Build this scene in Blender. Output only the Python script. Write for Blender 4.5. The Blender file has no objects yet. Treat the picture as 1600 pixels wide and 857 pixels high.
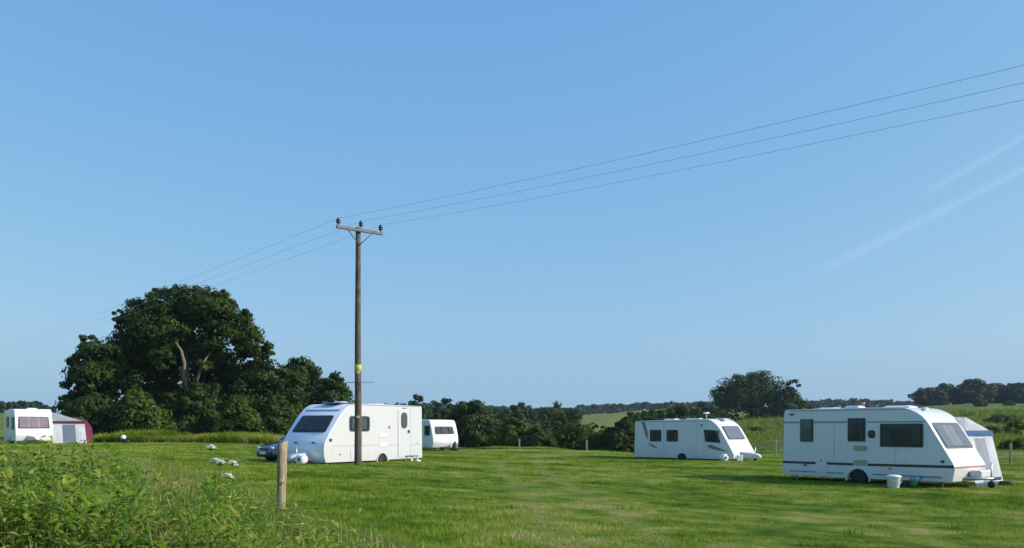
import bpy, bmesh, math, random
import numpy as np
from mathutils import Vector, Matrix
R = math.radians
rng = np.random.default_rng(7)
random.seed(7)
scene = bpy.context.scene
col = scene.collection

# ------------------------------------------------------------------ camera, sky, sun, exposure
FPX = 1400.0; HORIZON = 670.0; EYE = 1.6          # photo pixels (1600 wide) and metres
cam_d = bpy.data.cameras.new('camera'); cam = bpy.data.objects.new('camera', cam_d); col.objects.link(cam)
cam.location = (0, 0, EYE); cam.rotation_euler = (R(90), 0, 0)
cam_d.sensor_width = 36; cam_d.lens = 36 * FPX / 1600; cam_d.shift_y = (HORIZON - 428.5) / 1600
cam_d.clip_start = 0.1; cam_d.clip_end = 60000
scene.camera = cam

SUN_AZ = R(100)      # clockwise from +Y (the view direction): the sun stands to the right
SUN_EL = R(30)
world = bpy.data.worlds.new('World'); scene.world = world; world.use_nodes = True
wn = world.node_tree.nodes; wl = world.node_tree.links
bg = wn['Background']; sky = wn.new('ShaderNodeTexSky'); sky.sky_type = 'NISHITA'; sky.sun_disc = False
sky.sun_elevation = SUN_EL; sky.sun_rotation = SUN_AZ
sky.air_density = 1.0; sky.dust_density = 2.0; sky.ozone_density = 3.0; sky.altitude = 0
# the camera's flat blue: each channel of the sky radiance gets its own contrast and gain
sp = wn.new('ShaderNodeSeparateColor'); cb = wn.new('ShaderNodeCombineColor'); wl.new(sky.outputs[0], sp.inputs[0])
for i, (gain, gam) in enumerate(((.89, .79), (1.65, .50), (3.25, .197))):
    pw = wn.new('ShaderNodeMath'); pw.operation = 'POWER'; pw.inputs[1].default_value = gam; wl.new(sp.outputs[i], pw.inputs[0])
    ml = wn.new('ShaderNodeMath'); ml.operation = 'MULTIPLY'; ml.inputs[1].default_value = gain; wl.new(pw.outputs[0], ml.inputs[0]); wl.new(ml.outputs[0], cb.inputs[i])
# low pale haze band, the same all round the horizon
tcw = wn.new('ShaderNodeTexCoord'); sxw = wn.new('ShaderNodeSeparateXYZ'); wl.new(tcw.outputs['Generated'], sxw.inputs[0])
hz_f = wn.new('ShaderNodeMapRange'); hz_f.interpolation_type = 'SMOOTHSTEP'; hz_f.inputs[1].default_value = .11; hz_f.inputs[2].default_value = .0; hz_f.inputs[4].default_value = .85; wl.new(sxw.outputs[2], hz_f.inputs[0])
hz_m = wn.new('ShaderNodeMix'); hz_m.data_type = 'RGBA'; wl.new(hz_f.outputs[0], hz_m.inputs['Factor']); wl.new(cb.outputs[0], hz_m.inputs[6]); hz_m.inputs[7].default_value = (1.86, 3.00, 3.90, 1)
wl.new(hz_m.outputs[2], bg.inputs[0]); bg.inputs[1].default_value = 0.12
sun_d = bpy.data.lights.new('sun', 'SUN'); sun_d.energy = 3.4; sun_d.angle = R(0.5); sun_d.color = (1.0, 0.965, 0.91)
sun = bpy.data.objects.new('sun', sun_d); col.objects.link(sun)
sdir = Vector((math.sin(SUN_AZ) * math.cos(SUN_EL), math.cos(SUN_AZ) * math.cos(SUN_EL), math.sin(SUN_EL)))
sun.rotation_euler = sdir.to_track_quat('Z', 'Y').to_euler()
scene.view_settings.view_transform = 'Standard'; scene.view_settings.look = 'None'
scene.view_settings.exposure = 0.6; scene.view_settings.gamma = 1.0
scene.cycles.max_bounces = 6; scene.cycles.transparent_max_bounces = 12

def at(px, py, Y):
    """world point seen at photo pixel px, py at distance Y"""
    return Vector(((px - 800) / FPX * Y, Y, EYE - (py - HORIZON) / FPX * Y))

# ------------------------------------------------------------------ terrain height
_cp = [  # bearing (px), distance, height
 (0,3,.12),(400,3,.08),(800,3,0),(1200,3,0),(1600,3,0),
 (0,7,.35),(300,7,.33),(600,7,.16),(1000,7,0),(1600,7,-.08),
 (0,12,.4),(440,10,.28),(700,12,.1),(1100,12,-.03),(1600,12,-.15),
 (0,20,.45),(300,20,.38),(600,20,.2),(900,20,.03),(1300,20,-.15),(1600,20,-.22),
 (0,35,.5),(200,35,.42),(440,35,.22),(557,32,.3),(800,32,.1),(1100,32,-.12),(1290,31,-.17),(1500,28,-.19),(1600,30,-.22),
 (525,35,.2),(662,40,.2),(400,40,.12),(300,50,.4),(20,58,.56),(140,60,.55),(800,50,-.02),(990,52,-.1),(1150,47,-.09),(1400,50,-.3),(1600,46,-.3),
 (690,65,-.03),(560,65,.1),(811,75,-.15),(917,75,-.33),(1212,62,-.3),(150,76,.65),(400,76,.6),(545,80,.3),(0,76,.7),
 (640,100,-2),(800,100,-4),(1000,100,-4),(1100,95,-2),(1212,100,.1),(1400,100,.3),(1600,90,-.2),(150,110,.8),(400,110,.2),
 (640,170,-4),(800,160,-7),(1000,160,-6),(1212,150,1.2),(1400,150,1.5),(1600,150,1.2),(100,180,3),
 (640,300,-2),(800,300,-5),(980,300,-4),(1150,250,3.8),(1250,250,4.4),(1400,260,6),(1540,340,11),(1600,340,11),(1540,200,3.5),(50,340,7),(300,340,4),
 (940,420,5),(1100,420,7),(940,600,11),(800,500,4),(700,600,9),(1300,600,14),(1540,600,13),(100,600,9),(400,600,9),
 (600,800,16),(800,800,16),(1000,800,18),(1300,800,18),(1600,800,16),(0,800,10),(800,3000,12),(0,3000,8),(1600,3000,12)]
def _uv(px, Y): return np.stack([np.asarray(px, float) / 450.0, np.log(np.asarray(Y, float)) * 1.6], -1)
_C = _uv([c[0] for c in _cp], [c[1] for c in _cp]); _Z = np.array([c[2] for c in _cp])
_W = np.arcsinh(_Z)                                # tame the big far values
def _phi(d2): return np.where(d2 > 1e-12, 0.5 * d2 * np.log(d2 + 1e-12), 0.0)
_n = len(_cp)
_K = _phi(((_C[:, None] - _C[None]) ** 2).sum(-1)) + np.eye(_n) * 0.003
_P = np.hstack([np.ones((_n, 1)), _C])
_A = np.block([[_K, _P], [_P.T, np.zeros((3, 3))]])
_s = np.linalg.solve(_A, np.concatenate([_W, np.zeros(3)]))
def ground(X, Y):
    X = np.asarray(X, float); Y = np.asarray(Y, float); shp = X.shape
    X = X.ravel(); Y = Y.ravel()
    r = np.hypot(X, Y); a = np.arctan2(X, Y)
    ac = np.clip(a, R(-33), R(33))
    px = 800 + FPX * np.tan(ac); d = np.clip(r * np.cos(ac), 2.5, 3000)
    out = np.empty(len(X))
    for i in range(0, len(X), 20000):
        q = _uv(px[i:i+20000], d[i:i+20000])
        out[i:i+20000] = _phi(((q[:, None] - _C[None]) ** 2).sum(-1)) @ _s[:_n] + _s[_n] + q @ _s[_n+1:]
    z = np.sinh(np.clip(out, -3, 4))
    back = np.clip((np.abs(a) - R(60)) / R(60), 0, 1); back = back * back * (3 - 2 * back)
    near = np.clip(r / 2.5, 0, 1)
    z = z * (1 - back) * near
    return z.reshape(shp)
def gz(x, y): return float(ground(np.array([x]), np.array([y]))[0])

# ------------------------------------------------------------------ helpers
def tag(o, label=None, cat=None, group=None, kind=None):
    if label: o['label'] = label
    if cat: o['category'] = cat
    if group: o['group'] = group
    if kind: o['kind'] = kind
    return o
def empty(name, loc, label, cat, group=None, rz=0.0):
    o = bpy.data.objects.new(name, None); col.objects.link(o); o.location = loc; o.rotation_euler = (0, 0, rz)
    o.empty_display_size = 0.2
    return tag(o, label, cat, group)
def link(name, me, mat, parent=None):
    o = bpy.data.objects.new(name, me); col.objects.link(o)
    if mat is not None and not me.materials: me.materials.append(mat)
    if parent is not None: o.parent = parent
    return o
def obj(name, bm, mat, parent=None):
    me = bpy.data.meshes.new(name); bm.to_mesh(me); bm.free(); return link(name, me, mat, parent)
def np_mesh(name, V, F, smooth=False, mat_idx=None):
    V = np.ascontiguousarray(V, dtype=np.float32); F = np.ascontiguousarray(F, dtype=np.int32)
    me = bpy.data.meshes.new(name); k = F.shape[1]
    me.vertices.add(len(V)); me.vertices.foreach_set('co', V.ravel())
    me.loops.add(F.size); me.loops.foreach_set('vertex_index', F.ravel())
    me.polygons.add(len(F)); me.polygons.foreach_set('loop_start', np.arange(0, F.size, k, dtype=np.int32))
    try: me.polygons.foreach_set('loop_total', np.full(len(F), k, dtype=np.int32))
    except Exception: pass
    if mat_idx is not None: me.polygons.foreach_set('material_index', mat_idx.astype(np.int32))
    if smooth: me.polygons.foreach_set('use_smooth', np.ones(len(F), dtype=bool))
    me.update(calc_edges=True); me.validate(); return me
def box(bm, c, s, rot=None):
    m = Matrix.Translation(c) @ (rot.to_4x4() if rot is not None else Matrix()) @ Matrix.Diagonal((s[0], s[1], s[2], 1))
    return bmesh.ops.create_cube(bm, size=1, matrix=m)['verts']
def bbox(c, s, bev=0.0, rot=None, seg=2):
    bm = bmesh.new(); box(bm, c, s, rot)
    if bev: bmesh.ops.bevel(bm, geom=list(bm.edges), offset=bev, segments=seg, profile=.5, affect='EDGES')
    return bm
def tube(bm, pts, rad, n=8, cap=True):
    pts = [Vector(p) for p in pts]; rad = [rad] * len(pts) if not hasattr(rad, '__len__') else rad
    rings = []
    prev = None
    for i, p in enumerate(pts):
        d = (pts[min(i+1, len(pts)-1)] - pts[max(i-1, 0)]).normalized()
        if prev is None:
            a = d.cross(Vector((0, 0, 1)));  a = a if a.length > .05 else d.cross(Vector((0, 1, 0)))
        else: a = prev - d * prev.dot(d)
        a.normalize(); b = d.cross(a); prev = a
        rings.append([bm.verts.new(p + (a * math.cos(2*math.pi*k/n) + b * math.sin(2*math.pi*k/n)) * rad[i]) for k in range(n)])
    for r0, r1 in zip(rings, rings[1:]):
        for k in range(n): bm.faces.new((r0[k], r0[(k+1) % n], r1[(k+1) % n], r1[k])).smooth = True
    if cap: bm.faces.new(rings[0][::-1]); bm.faces.new(rings[-1])
    return bm
def lathe(prof, n=20, c=(0, 0, 0), axis='Z'):
    bm = bmesh.new(); rings = []
    for r, z in prof:
        ring = []
        for k in range(n):
            a = 2*math.pi*k/n; x, y = r*math.cos(a), r*math.sin(a)
            v = (x, y, z) if axis == 'Z' else ((x, z, y) if axis == 'Y' else (z, x, y))
            ring.append(bm.verts.new(Vector(v) + Vector(c)))
        rings.append(ring)
    for r0, r1 in zip(rings, rings[1:]):
        for k in range(n): bm.faces.new((r0[k], r0[(k+1) % n], r1[(k+1) % n], r1[k])).smooth = True
    bm.faces.new(rings[0][::-1]); bm.faces.new(rings[-1])
    bmesh.ops.recalc_face_normals(bm, faces=bm.faces); return bm
def fillet(poly, rads, n=5):
    """round the corners of a closed 2-D polygon"""
    out = []; m = len(poly)
    for i in range(m):
        p = Vector(poly[i]); a = Vector(poly[i-1]); b = Vector(poly[(i+1) % m]); r = rads[i] if hasattr(rads, '__len__') else rads
        if r <= 0: out.append(tuple(p)); continue
        d0 = (a - p); d1 = (b - p); k = min(r, d0.length * .49, d1.length * .49)
        q0 = p + d0.normalized() * k; q1 = p + d1.normalized() * k
        for j in range(n + 1):
            t = j / n; out.append(tuple(q0 * (1-t)**2 + p * 2*t*(1-t) + q1 * t*t))
    return out

# ------------------------------------------------------------------ materials
def nm(name):
    m = bpy.data.materials.new(name); m.use_nodes = True; n = m.node_tree.nodes; l = m.node_tree.links
    return m, n, l, n['Principled BSDF'], n['Material Output']
def plain(name, c, rough=.5, metal=0., spec=.5, noise=0.0, nscale=6., bump=0., coat=0.):
    m, n, l, b, o = nm(name)
    b.inputs['Base Color'].default_value = (*c, 1); b.inputs['Roughness'].default_value = rough
    b.inputs['Metallic'].default_value = metal; b.inputs['Specular IOR Level'].default_value = spec
    b.inputs['Coat Weight'].default_value = coat; b.inputs['Coat Roughness'].default_value = .08
    if noise or bump:
        tc = n.new('ShaderNodeTexCoord'); t = n.new('ShaderNodeTexNoise'); t.inputs['Scale'].default_value = nscale; t.inputs['Detail'].default_value = 6
        l.new(tc.outputs['Object'], t.inputs['Vector'])
        if noise:
            r = n.new('ShaderNodeMapRange'); r.inputs[1].default_value = .3; r.inputs[2].default_value = .7
            r.inputs[3].default_value = 1 - noise; r.inputs[4].default_value = 1 + noise * .4
            l.new(t.outputs['Fac'], r.inputs[0])
            mx = n.new('ShaderNodeVectorMath'); mx.operation = 'SCALE'; mx.inputs[0].default_value = c
            l.new(r.outputs[0], mx.inputs['Scale']); l.new(mx.outputs[0], b.inputs['Base Color'])
        if bump:
            bp = n.new('ShaderNodeBump'); bp.inputs['Strength'].default_value = bump; bp.inputs['Distance'].default_value = .02
            l.new(t.outputs['Fac'], bp.inputs['Height']); l.new(bp.outputs[0], b.inputs['Normal'])
    return m
def grp_white(name, c=(.68, .68, .68)):
    """white painted panel: faint grime that runs down from roof and seams, fine unevenness"""
    m, n, l, b, o = nm(name)
    b.inputs['Roughness'].default_value = .3; b.inputs['Specular IOR Level'].default_value = .5; b.inputs['Coat Weight'].default_value = .35; b.inputs['Coat Roughness'].default_value = .12
    tc = n.new('ShaderNodeTexCoord'); mp = n.new('ShaderNodeMapping'); mp.inputs['Scale'].default_value = (5, 5, .5)
    l.new(tc.outputs['Object'], mp.inputs[0])
    t = n.new('ShaderNodeTexNoise'); t.inputs['Scale'].default_value = 2.2; t.inputs['Detail'].default_value = 7; t.inputs['Roughness'].default_value = .65
    l.new(mp.outputs[0], t.inputs['Vector'])
    sx = n.new('ShaderNodeSeparateXYZ'); l.new(tc.outputs['Object'], sx.inputs[0])
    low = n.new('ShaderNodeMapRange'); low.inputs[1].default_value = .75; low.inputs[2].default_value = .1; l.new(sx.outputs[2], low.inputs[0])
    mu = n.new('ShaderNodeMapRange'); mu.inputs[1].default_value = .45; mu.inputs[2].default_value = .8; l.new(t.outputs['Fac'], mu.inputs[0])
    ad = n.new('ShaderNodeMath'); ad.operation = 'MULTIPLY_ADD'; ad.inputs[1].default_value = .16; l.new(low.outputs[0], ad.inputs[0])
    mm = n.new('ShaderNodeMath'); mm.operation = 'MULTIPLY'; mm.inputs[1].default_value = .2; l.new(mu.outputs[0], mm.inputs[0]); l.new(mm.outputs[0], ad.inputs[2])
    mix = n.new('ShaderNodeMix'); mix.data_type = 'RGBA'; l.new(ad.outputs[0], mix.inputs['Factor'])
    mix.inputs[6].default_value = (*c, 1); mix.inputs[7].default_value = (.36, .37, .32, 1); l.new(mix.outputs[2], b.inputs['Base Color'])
    t2 = n.new('ShaderNodeTexNoise'); t2.inputs['Scale'].default_value = 1.6; l.new(tc.outputs['Object'], t2.inputs['Vector'])
    bp = n.new('ShaderNodeBump'); bp.inputs['Strength'].default_value = .12; bp.inputs['Distance'].default_value = .03
    l.new(t2.outputs['Fac'], bp.inputs['Height']); l.new(bp.outputs[0], b.inputs['Normal'])
    return m
def leafy(name, dark, light, trans=.35, nscale=.5, tcol=None, spec=.1):
    """leaves: colour differs leaf by leaf and by patch, light passes through"""
    m, n, l, b, o = nm(name)
    ge = n.new('ShaderNodeNewGeometry'); t = n.new('ShaderNodeTexNoise'); t.inputs['Scale'].default_value = nscale; t.inputs['Detail'].default_value = 3
    l.new(ge.outputs['Position'], t.inputs['Vector'])
    mr = n.new('ShaderNodeMapRange'); mr.inputs[1].default_value = .3; mr.inputs[2].default_value = .7; mr.inputs[4].default_value = .6; l.new(t.outputs['Fac'], mr.inputs[0])
    ad = n.new('ShaderNodeMath'); ad.operation = 'MULTIPLY_ADD'; ad.inputs[1].default_value = .42; l.new(ge.outputs['Random Per Island'], ad.inputs[0]); l.new(mr.outputs[0], ad.inputs[2])
    mix = n.new('ShaderNodeMix'); mix.data_type = 'RGBA'; l.new(ad.outputs[0], mix.inputs['Factor'])
    mix.inputs[6].default_value = (*dark, 1); mix.inputs[7].default_value = (*light, 1)
    l.new(mix.outputs[2], b.inputs['Base Color']); b.inputs['Roughness'].default_value = .55; b.inputs['Specular IOR Level'].default_value = spec
    tr = n.new('ShaderNodeBsdfTranslucent')
    hs = n.new('ShaderNodeMix'); hs.data_type = 'RGBA'; hs.blend_type = 'MULTIPLY'; hs.inputs['Factor'].default_value = 1
    l.new(mix.outputs[2], hs.inputs[6]); hs.inputs[7].default_value = (*(tcol or (1.5, 1.6, .6)), 1); l.new(hs.outputs[2], tr.inputs[0])
    ms = n.new('ShaderNodeMixShader'); ms.inputs[0].default_value = trans
    l.new(b.outputs[0], ms.inputs[1]); l.new(tr.outputs[0], ms.inputs[2]); l.new(ms.outputs[0], o.inputs[0])
    return m
def field_color(n, l):
    """grass colours that vary over the field: shared by the ground sheet and the blades on it"""
    ge = n.new('ShaderNodeNewGeometry')
    a = n.new('ShaderNodeTexNoise'); a.inputs['Scale'].default_value = .22; a.inputs['Detail'].default_value = 5; a.inputs['Roughness'].default_value = .6
    mp = n.new('ShaderNodeMapping'); mp.inputs['Scale'].default_value = (1, 1, .1); mp.inputs['Rotation'].default_value = (0, 0, .5)
    l.new(ge.outputs['Position'], mp.inputs[0]); l.new(mp.outputs[0], a.inputs['Vector'])
    c = n.new('ShaderNodeTexNoise'); c.inputs['Scale'].default_value = 1.1; c.inputs['Detail'].default_value = 5; c.inputs['Roughness'].default_value = .7
    l.new(mp.outputs[0], c.inputs['Vector'])
    ad = n.new('ShaderNodeMath'); ad.operation = 'ADD'; l.new(a.outputs['Fac'], ad.inputs[0]); l.new(c.outputs['Fac'], ad.inputs[1])
    rp = n.new('ShaderNodeValToRGB'); mr = n.new('ShaderNodeMapRange'); mr.inputs[1].default_value = .80; mr.inputs[2].default_value = 1.20
    l.new(ad.outputs[0], mr.inputs[0]); l.new(mr.outputs[0], rp.inputs[0])
    e = rp.color_ramp.elements; e[0].position = 0; e[0].color = (.055, .120, .006, 1); e[1].position = 1; e[1].color = (.37, .35, .12, 1)
    x = e.new(.35); x.color = (.128, .215, .012, 1); x = e.new(.64); x.color = (.215, .285, .032, 1)
    # two faint wheel tracks of pressed, paler grass running up the field
    sx = n.new('ShaderNodeSeparateXYZ'); l.new(ge.outputs['Position'], sx.inputs[0])
    def mth(op, a, b=None, c=None):
        q = n.new('ShaderNodeMath'); q.operation = op
        for i, v in enumerate((a, b, c)):
            if v is None: continue
            if hasattr(v, 'node'): l.new(v, q.inputs[i])
            else: q.inputs[i].default_value = v
        return q.outputs[0]
    wob = mth('MULTIPLY', mth('SINE', mth('MULTIPLY', sx.outputs[1], .13)), .5)
    d0 = mth('SUBTRACT', mth('SUBTRACT', sx.outputs[0], 1.6), wob); d1 = mth('ABSOLUTE', mth('SUBTRACT', mth('ABSOLUTE', mth('ADD', d0, .775)), .775))
    f = mth('MULTIPLY', mth('SUBTRACT', 1.0, mth('MINIMUM', mth('MULTIPLY', d1, 2.6), 1.0)), mth('LESS_THAN', sx.outputs[1], 48.0))
    f = mth('MULTIPLY', f, .28)
    mt = n.new('ShaderNodeMix'); mt.data_type = 'RGBA'; l.new(f, mt.inputs['Factor']); l.new(rp.outputs[0], mt.inputs[6]); mt.inputs[7].default_value = (.34, .33, .13, 1)
    return mt.outputs[2]
def grass_mat(name, trans=.3, tint=(1, 1, 1)):
    m, n, l, b, o = nm(name); colr = field_color(n, l)
    ge = n.new('ShaderNodeNewGeometry'); mr = n.new('ShaderNodeMapRange'); mr.inputs[3].default_value = .84; mr.inputs[4].default_value = 1.34
    l.new(ge.outputs['Random Per Island'], mr.inputs[0])
    tn = n.new('ShaderNodeMix'); tn.data_type = 'RGBA'; tn.blend_type = 'MULTIPLY'; tn.inputs['Factor'].default_value = 1; l.new(colr, tn.inputs[6]); tn.inputs[7].default_value = (*tint, 1)
    sc = n.new('ShaderNodeVectorMath'); sc.operation = 'SCALE'; l.new(tn.outputs[2], sc.inputs[0]); l.new(mr.outputs[0], sc.inputs['Scale'])
    l.new(sc.outputs[0], b.inputs['Base Color']); b.inputs['Roughness'].default_value = .7; b.inputs['Specular IOR Level'].default_value = .06
    tr = n.new('ShaderNodeBsdfTranslucent'); l.new(sc.outputs[0], tr.inputs[0])
    ms = n.new('ShaderNodeMixShader'); ms.inputs[0].default_value = trans
    l.new(b.outputs[0], ms.inputs[1]); l.new(tr.outputs[0], ms.inputs[2]); l.new(ms.outputs[0], o.inputs[0])
    return m
def ground_mat():
    m, n, l, b, o = nm('field_ground'); colr = field_color(n, l)
    ge = n.new('ShaderNodeNewGeometry'); sx = n.new('ShaderNodeSeparateXYZ'); l.new(ge.outputs['Position'], sx.inputs[0])
    # far land: rough pasture on the right, pale ripening crop beyond the valley
    t = n.new('ShaderNodeTexNoise'); t.inputs['Scale'].default_value = .03; t.inputs['Detail'].default_value = 6; l.new(ge.outputs['Position'], t.inputs['Vector'])
    rp = n.new('ShaderNodeValToRGB'); l.new(t.outputs['Fac'], rp.inputs[0]); e = rp.color_ramp.elements
    e[0].position = .35; e[0].color = (.10, .155, .02, 1); e[1].position = .62; e[1].color = (.20, .255, .04, 1)
    fa = n.new('ShaderNodeMapRange'); fa.inputs[1].default_value = 70; fa.inputs[2].default_value = 95; l.new(sx.outputs[1], fa.inputs[0])
    mx = n.new('ShaderNodeMix'); mx.data_type = 'RGBA'; l.new(fa.outputs[0], mx.inputs['Factor']); l.new(colr, mx.inputs[6]); l.new(rp.outputs[0], mx.inputs[7])
    crop = n.new('ShaderNodeMapRange'); crop.inputs[1].default_value = 345; crop.inputs[2].default_value = 352; l.new(sx.outputs[1], crop.inputs[0])
    cx = n.new('ShaderNodeMapRange'); cx.inputs[1].default_value = 120; cx.inputs[2].default_value = 110; l.new(sx.outputs[0], cx.inputs[0])
    cm = n.new('ShaderNodeMath'); cm.operation = 'MULTIPLY'; l.new(crop.outputs[0], cm.inputs[0]); l.new(cx.outputs[0], cm.inputs[1])
    m2 = n.new('ShaderNodeMix'); m2.data_type = 'RGBA'; l.new(cm.outputs[0], m2.inputs['Factor']); l.new(mx.outputs[2], m2.inputs[6]); m2.inputs[7].default_value = (.21, .235, .045, 1)
    sc = n.new('ShaderNodeVectorMath'); sc.operation = 'SCALE'; l.new(m2.outputs[2], sc.inputs[0]); sc.inputs['Scale'].default_value = .72
    l.new(sc.outputs[0], b.inputs['Base Color']); b.inputs['Roughness'].default_value = .9; b.inputs['Specular IOR Level'].default_value = .1
    f = n.new('ShaderNodeTexNoise'); f.inputs['Scale'].default_value = 6; f.inputs['Detail'].default_value = 8; f.inputs['Roughness'].default_value = .8; l.new(ge.outputs['Position'], f.inputs['Vector'])
    bp = n.new('ShaderNodeBump'); bp.inputs['Strength'].default_value = .8; bp.inputs['Distance'].default_value = .12; l.new(f.outputs['Fac'], bp.inputs['Height']); l.new(bp.outputs[0], b.inputs['Normal'])
    return m
def glass_mat(name, tint=(.03, .035, .04), clear=0.0):
    m, n, l, b, o = nm(name)
    b.inputs['Base Color'].default_value = (*tint, 1); b.inputs['Roughness'].default_value = .06; b.inputs['Specular IOR Level'].default_value = .6
    t = n.new('ShaderNodeTexNoise'); t.inputs['Scale'].default_value = 2.5; tc = n.new('ShaderNodeTexCoord'); l.new(tc.outputs['Object'], t.inputs['Vector'])
    bp = n.new('ShaderNodeBump'); bp.inputs['Strength'].default_value = .25; bp.inputs['Distance'].default_value = .02; l.new(t.outputs['Fac'], bp.inputs['Height']); l.new(bp.outputs[0], b.inputs['Normal'])
    if clear:
        tr = n.new('ShaderNodeBsdfTransparent'); tr.inputs[0].default_value = (.96, .97, .98, 1)
        fr = n.new('ShaderNodeLayerWeight'); fr.inputs[0].default_value = .35
        mr = n.new('ShaderNodeMapRange'); mr.inputs[3].default_value = 1 - clear; mr.inputs[4].default_value = .8; l.new(fr.outputs[1], mr.inputs[0])
        ms = n.new('ShaderNodeMixShader'); l.new(mr.outputs[0], ms.inputs[0]); l.new(tr.outputs[0], ms.inputs[1]); l.new(b.outputs[0], ms.inputs[2]); l.new(ms.outputs[0], o.inputs[0])
    return m
def fabric(name, c, trans=.25):
    m, n, l, b, o = nm(name); b.inputs['Roughness'].default_value = .7; b.inputs['Specular IOR Level'].default_value = .2
    tc = n.new('ShaderNodeTexCoord'); t = n.new('ShaderNodeTexNoise'); t.inputs['Scale'].default_value = 2.0; t.inputs['Detail'].default_value = 5; l.new(tc.outputs['Object'], t.inputs['Vector'])
    mr = n.new('ShaderNodeMapRange'); mr.inputs[3].default_value = .8; mr.inputs[4].default_value = 1.15; l.new(t.outputs['Fac'], mr.inputs[0])
    sc = n.new('ShaderNodeVectorMath'); sc.operation = 'SCALE'; sc.inputs[0].default_value = c; l.new(mr.outputs[0], sc.inputs['Scale']); l.new(sc.outputs[0], b.inputs['Base Color'])
    bp = n.new('ShaderNodeBump'); bp.inputs['Strength'].default_value = .6; bp.inputs['Distance'].default_value = .08; l.new(t.outputs['Fac'], bp.inputs['Height']); l.new(bp.outputs[0], b.inputs['Normal'])
    tr = n.new('ShaderNodeBsdfTranslucent'); l.new(sc.outputs[0], tr.inputs[0]); ms = n.new('ShaderNodeMixShader'); ms.inputs[0].default_value = trans
    l.new(b.outputs[0], ms.inputs[1]); l.new(tr.outputs[0], ms.inputs[2]); l.new(ms.outputs[0], o.inputs[0])
    return m
M = {}
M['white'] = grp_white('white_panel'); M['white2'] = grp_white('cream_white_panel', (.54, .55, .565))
M['white3'] = grp_white('bright_white_panel', (.82, .82, .82)); M['nose'] = grp_white('sky_tinted_front_panel', (.74, .79, .88)); M['rubber'] = plain('black_rubber', (.018, .018, .02), .7); M['frame'] = plain('window_rubber', (.05, .055, .06), .5)
M['dark'] = plain('dark_underside', (.02, .02, .022), .85, noise=.3)
M['glass'] = glass_mat('dark_tinted_acrylic', (.035, .046, .042)); M['glass_grey'] = glass_mat('grey_acrylic', (.07, .09, .09))
M['tinted'] = glass_mat('tinted_acrylic', (.04, .055, .05), .75); M['clear'] = glass_mat('clear_acrylic', (.12, .14, .16), .86); M['clear_dark'] = glass_mat('smoked_acrylic', (.03, .04, .05), .6)
M['curtain'] = fabric('curtain_cloth', (.78, .78, .8), .1); M['curtain_pink'] = fabric('pink_curtain_cloth', (.62, .46, .5), .1)
M['curtain_blue'] = fabric('blue_curtain_cloth', (.36, .42, .62), .1); M['curtain_dark'] = fabric('grey_curtain_cloth', (.2, .23, .25), .1)
M['stripe'] = plain('dark_stripe', (.03, .035, .045), .4); M['stripe_grey'] = plain('grey_stripe', (.2, .25, .29), .4); M['stripe_red'] = plain('faded_red_stripe', (.42, .16, .16), .4)
M['decal'] = plain('grey_decal', (.13, .17, .18), .4); M['tan'] = plain('aged_vent_plastic', (.42, .40, .30), .6)
M['orange'] = plain('amber_lens', (.7, .22, .03), .25); M['redlens'] = plain('red_lens', (.45, .02, .02), .25)
M['metal'] = plain('galvanised_metal', (.45, .46, .47), .4, .8); M['blackplastic'] = plain('black_plastic', (.03, .03, .035), .5)
M['rim'] = plain('grey_wheel', (.5, .5, .5), .4, .3); M['darkrim'] = plain('dark_alloy', (.09, .09, .1), .4, .5); M['creamrim'] = plain('cream_wheel_cover', (.72, .68, .42), .5)
M['skylight'] = plain('milky_acrylic', (.75, .76, .78), .25); M['solar'] = plain('solar_panel', (.02, .04, .09), .15)
M['bark'] = plain('oak_bark', (.17, .14, .10), .9, noise=.5, nscale=3, bump=.8); M['bark_dark'] = plain('dark_bark', (.07, .055, .04), .9, noise=.4, nscale=4, bump=.6)
M['pole'] = plain('weathered_pole_timber', (.105, .088, .068), .85, noise=.45, nscale=5, bump=.6)
M['arm'] = plain('weathered_steel', (.10, .11, .11), .6, .3, noise=.3); M['insul'] = plain('brown_insulator', (.03, .02, .018), .25)
M['yellow'] = plain('yellow_sign_enamel', (.40, .40, .06), .5); M['palesign'] = plain('pale_plate', (.62, .60, .38), .4)
M['wire'] = plain('overhead_wire', (.58, .66, .74), .6); M['fencewire'] = plain('fence_wire', (.3, .3, .3), .5, .6)
def post_mat():
    m, n, l, b, o = nm('split_post_timber'); b.inputs['Roughness'].default_value = .85
    tc = n.new('ShaderNodeTexCoord'); mp = n.new('ShaderNodeMapping'); mp.inputs['Scale'].default_value = (22, 22, 3); l.new(tc.outputs['Object'], mp.inputs[0])
    t = n.new('ShaderNodeTexNoise'); t.inputs['Scale'].default_value = 1.5; t.inputs['Detail'].default_value = 8; l.new(mp.outputs[0], t.inputs['Vector'])
    rp = n.new('ShaderNodeValToRGB'); e = rp.color_ramp.elements; e[0].position = .3; e[0].color = (.14, .10, .055, 1); e[1].position = .68; e[1].color = (.46, .39, .24, 1)
    l.new(t.outputs['Fac'], rp.inputs[0]); l.new(rp.outputs[0], b.inputs['Base Color'])
    bp = n.new('ShaderNodeBump'); bp.inputs['Strength'].default_value = .9; bp.inputs['Distance'].default_value = .01; l.new(t.outputs['Fac'], bp.inputs['Height']); l.new(bp.outputs[0], b.inputs['Normal'])
    return m
M['post'] = post_mat()
M['awn_white'] = fabric('pale_awning_cloth', (.84, .86, .90), .25); M['awn_film'] = fabric('translucent_window_film', (.55, .60, .66), .35); M['awn_blue'] = fabric('blue_awning_cloth', (.14, .28, .52), .3)
M['awn_grey'] = fabric('grey_awning_cloth', (.62, .70, .76), .3); M['maroon'] = fabric('maroon_awning_cloth', (.22, .05, .10), .3)
M['awn_glass'] = plain('awning_window_film', (.22, .30, .38), .15)
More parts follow.
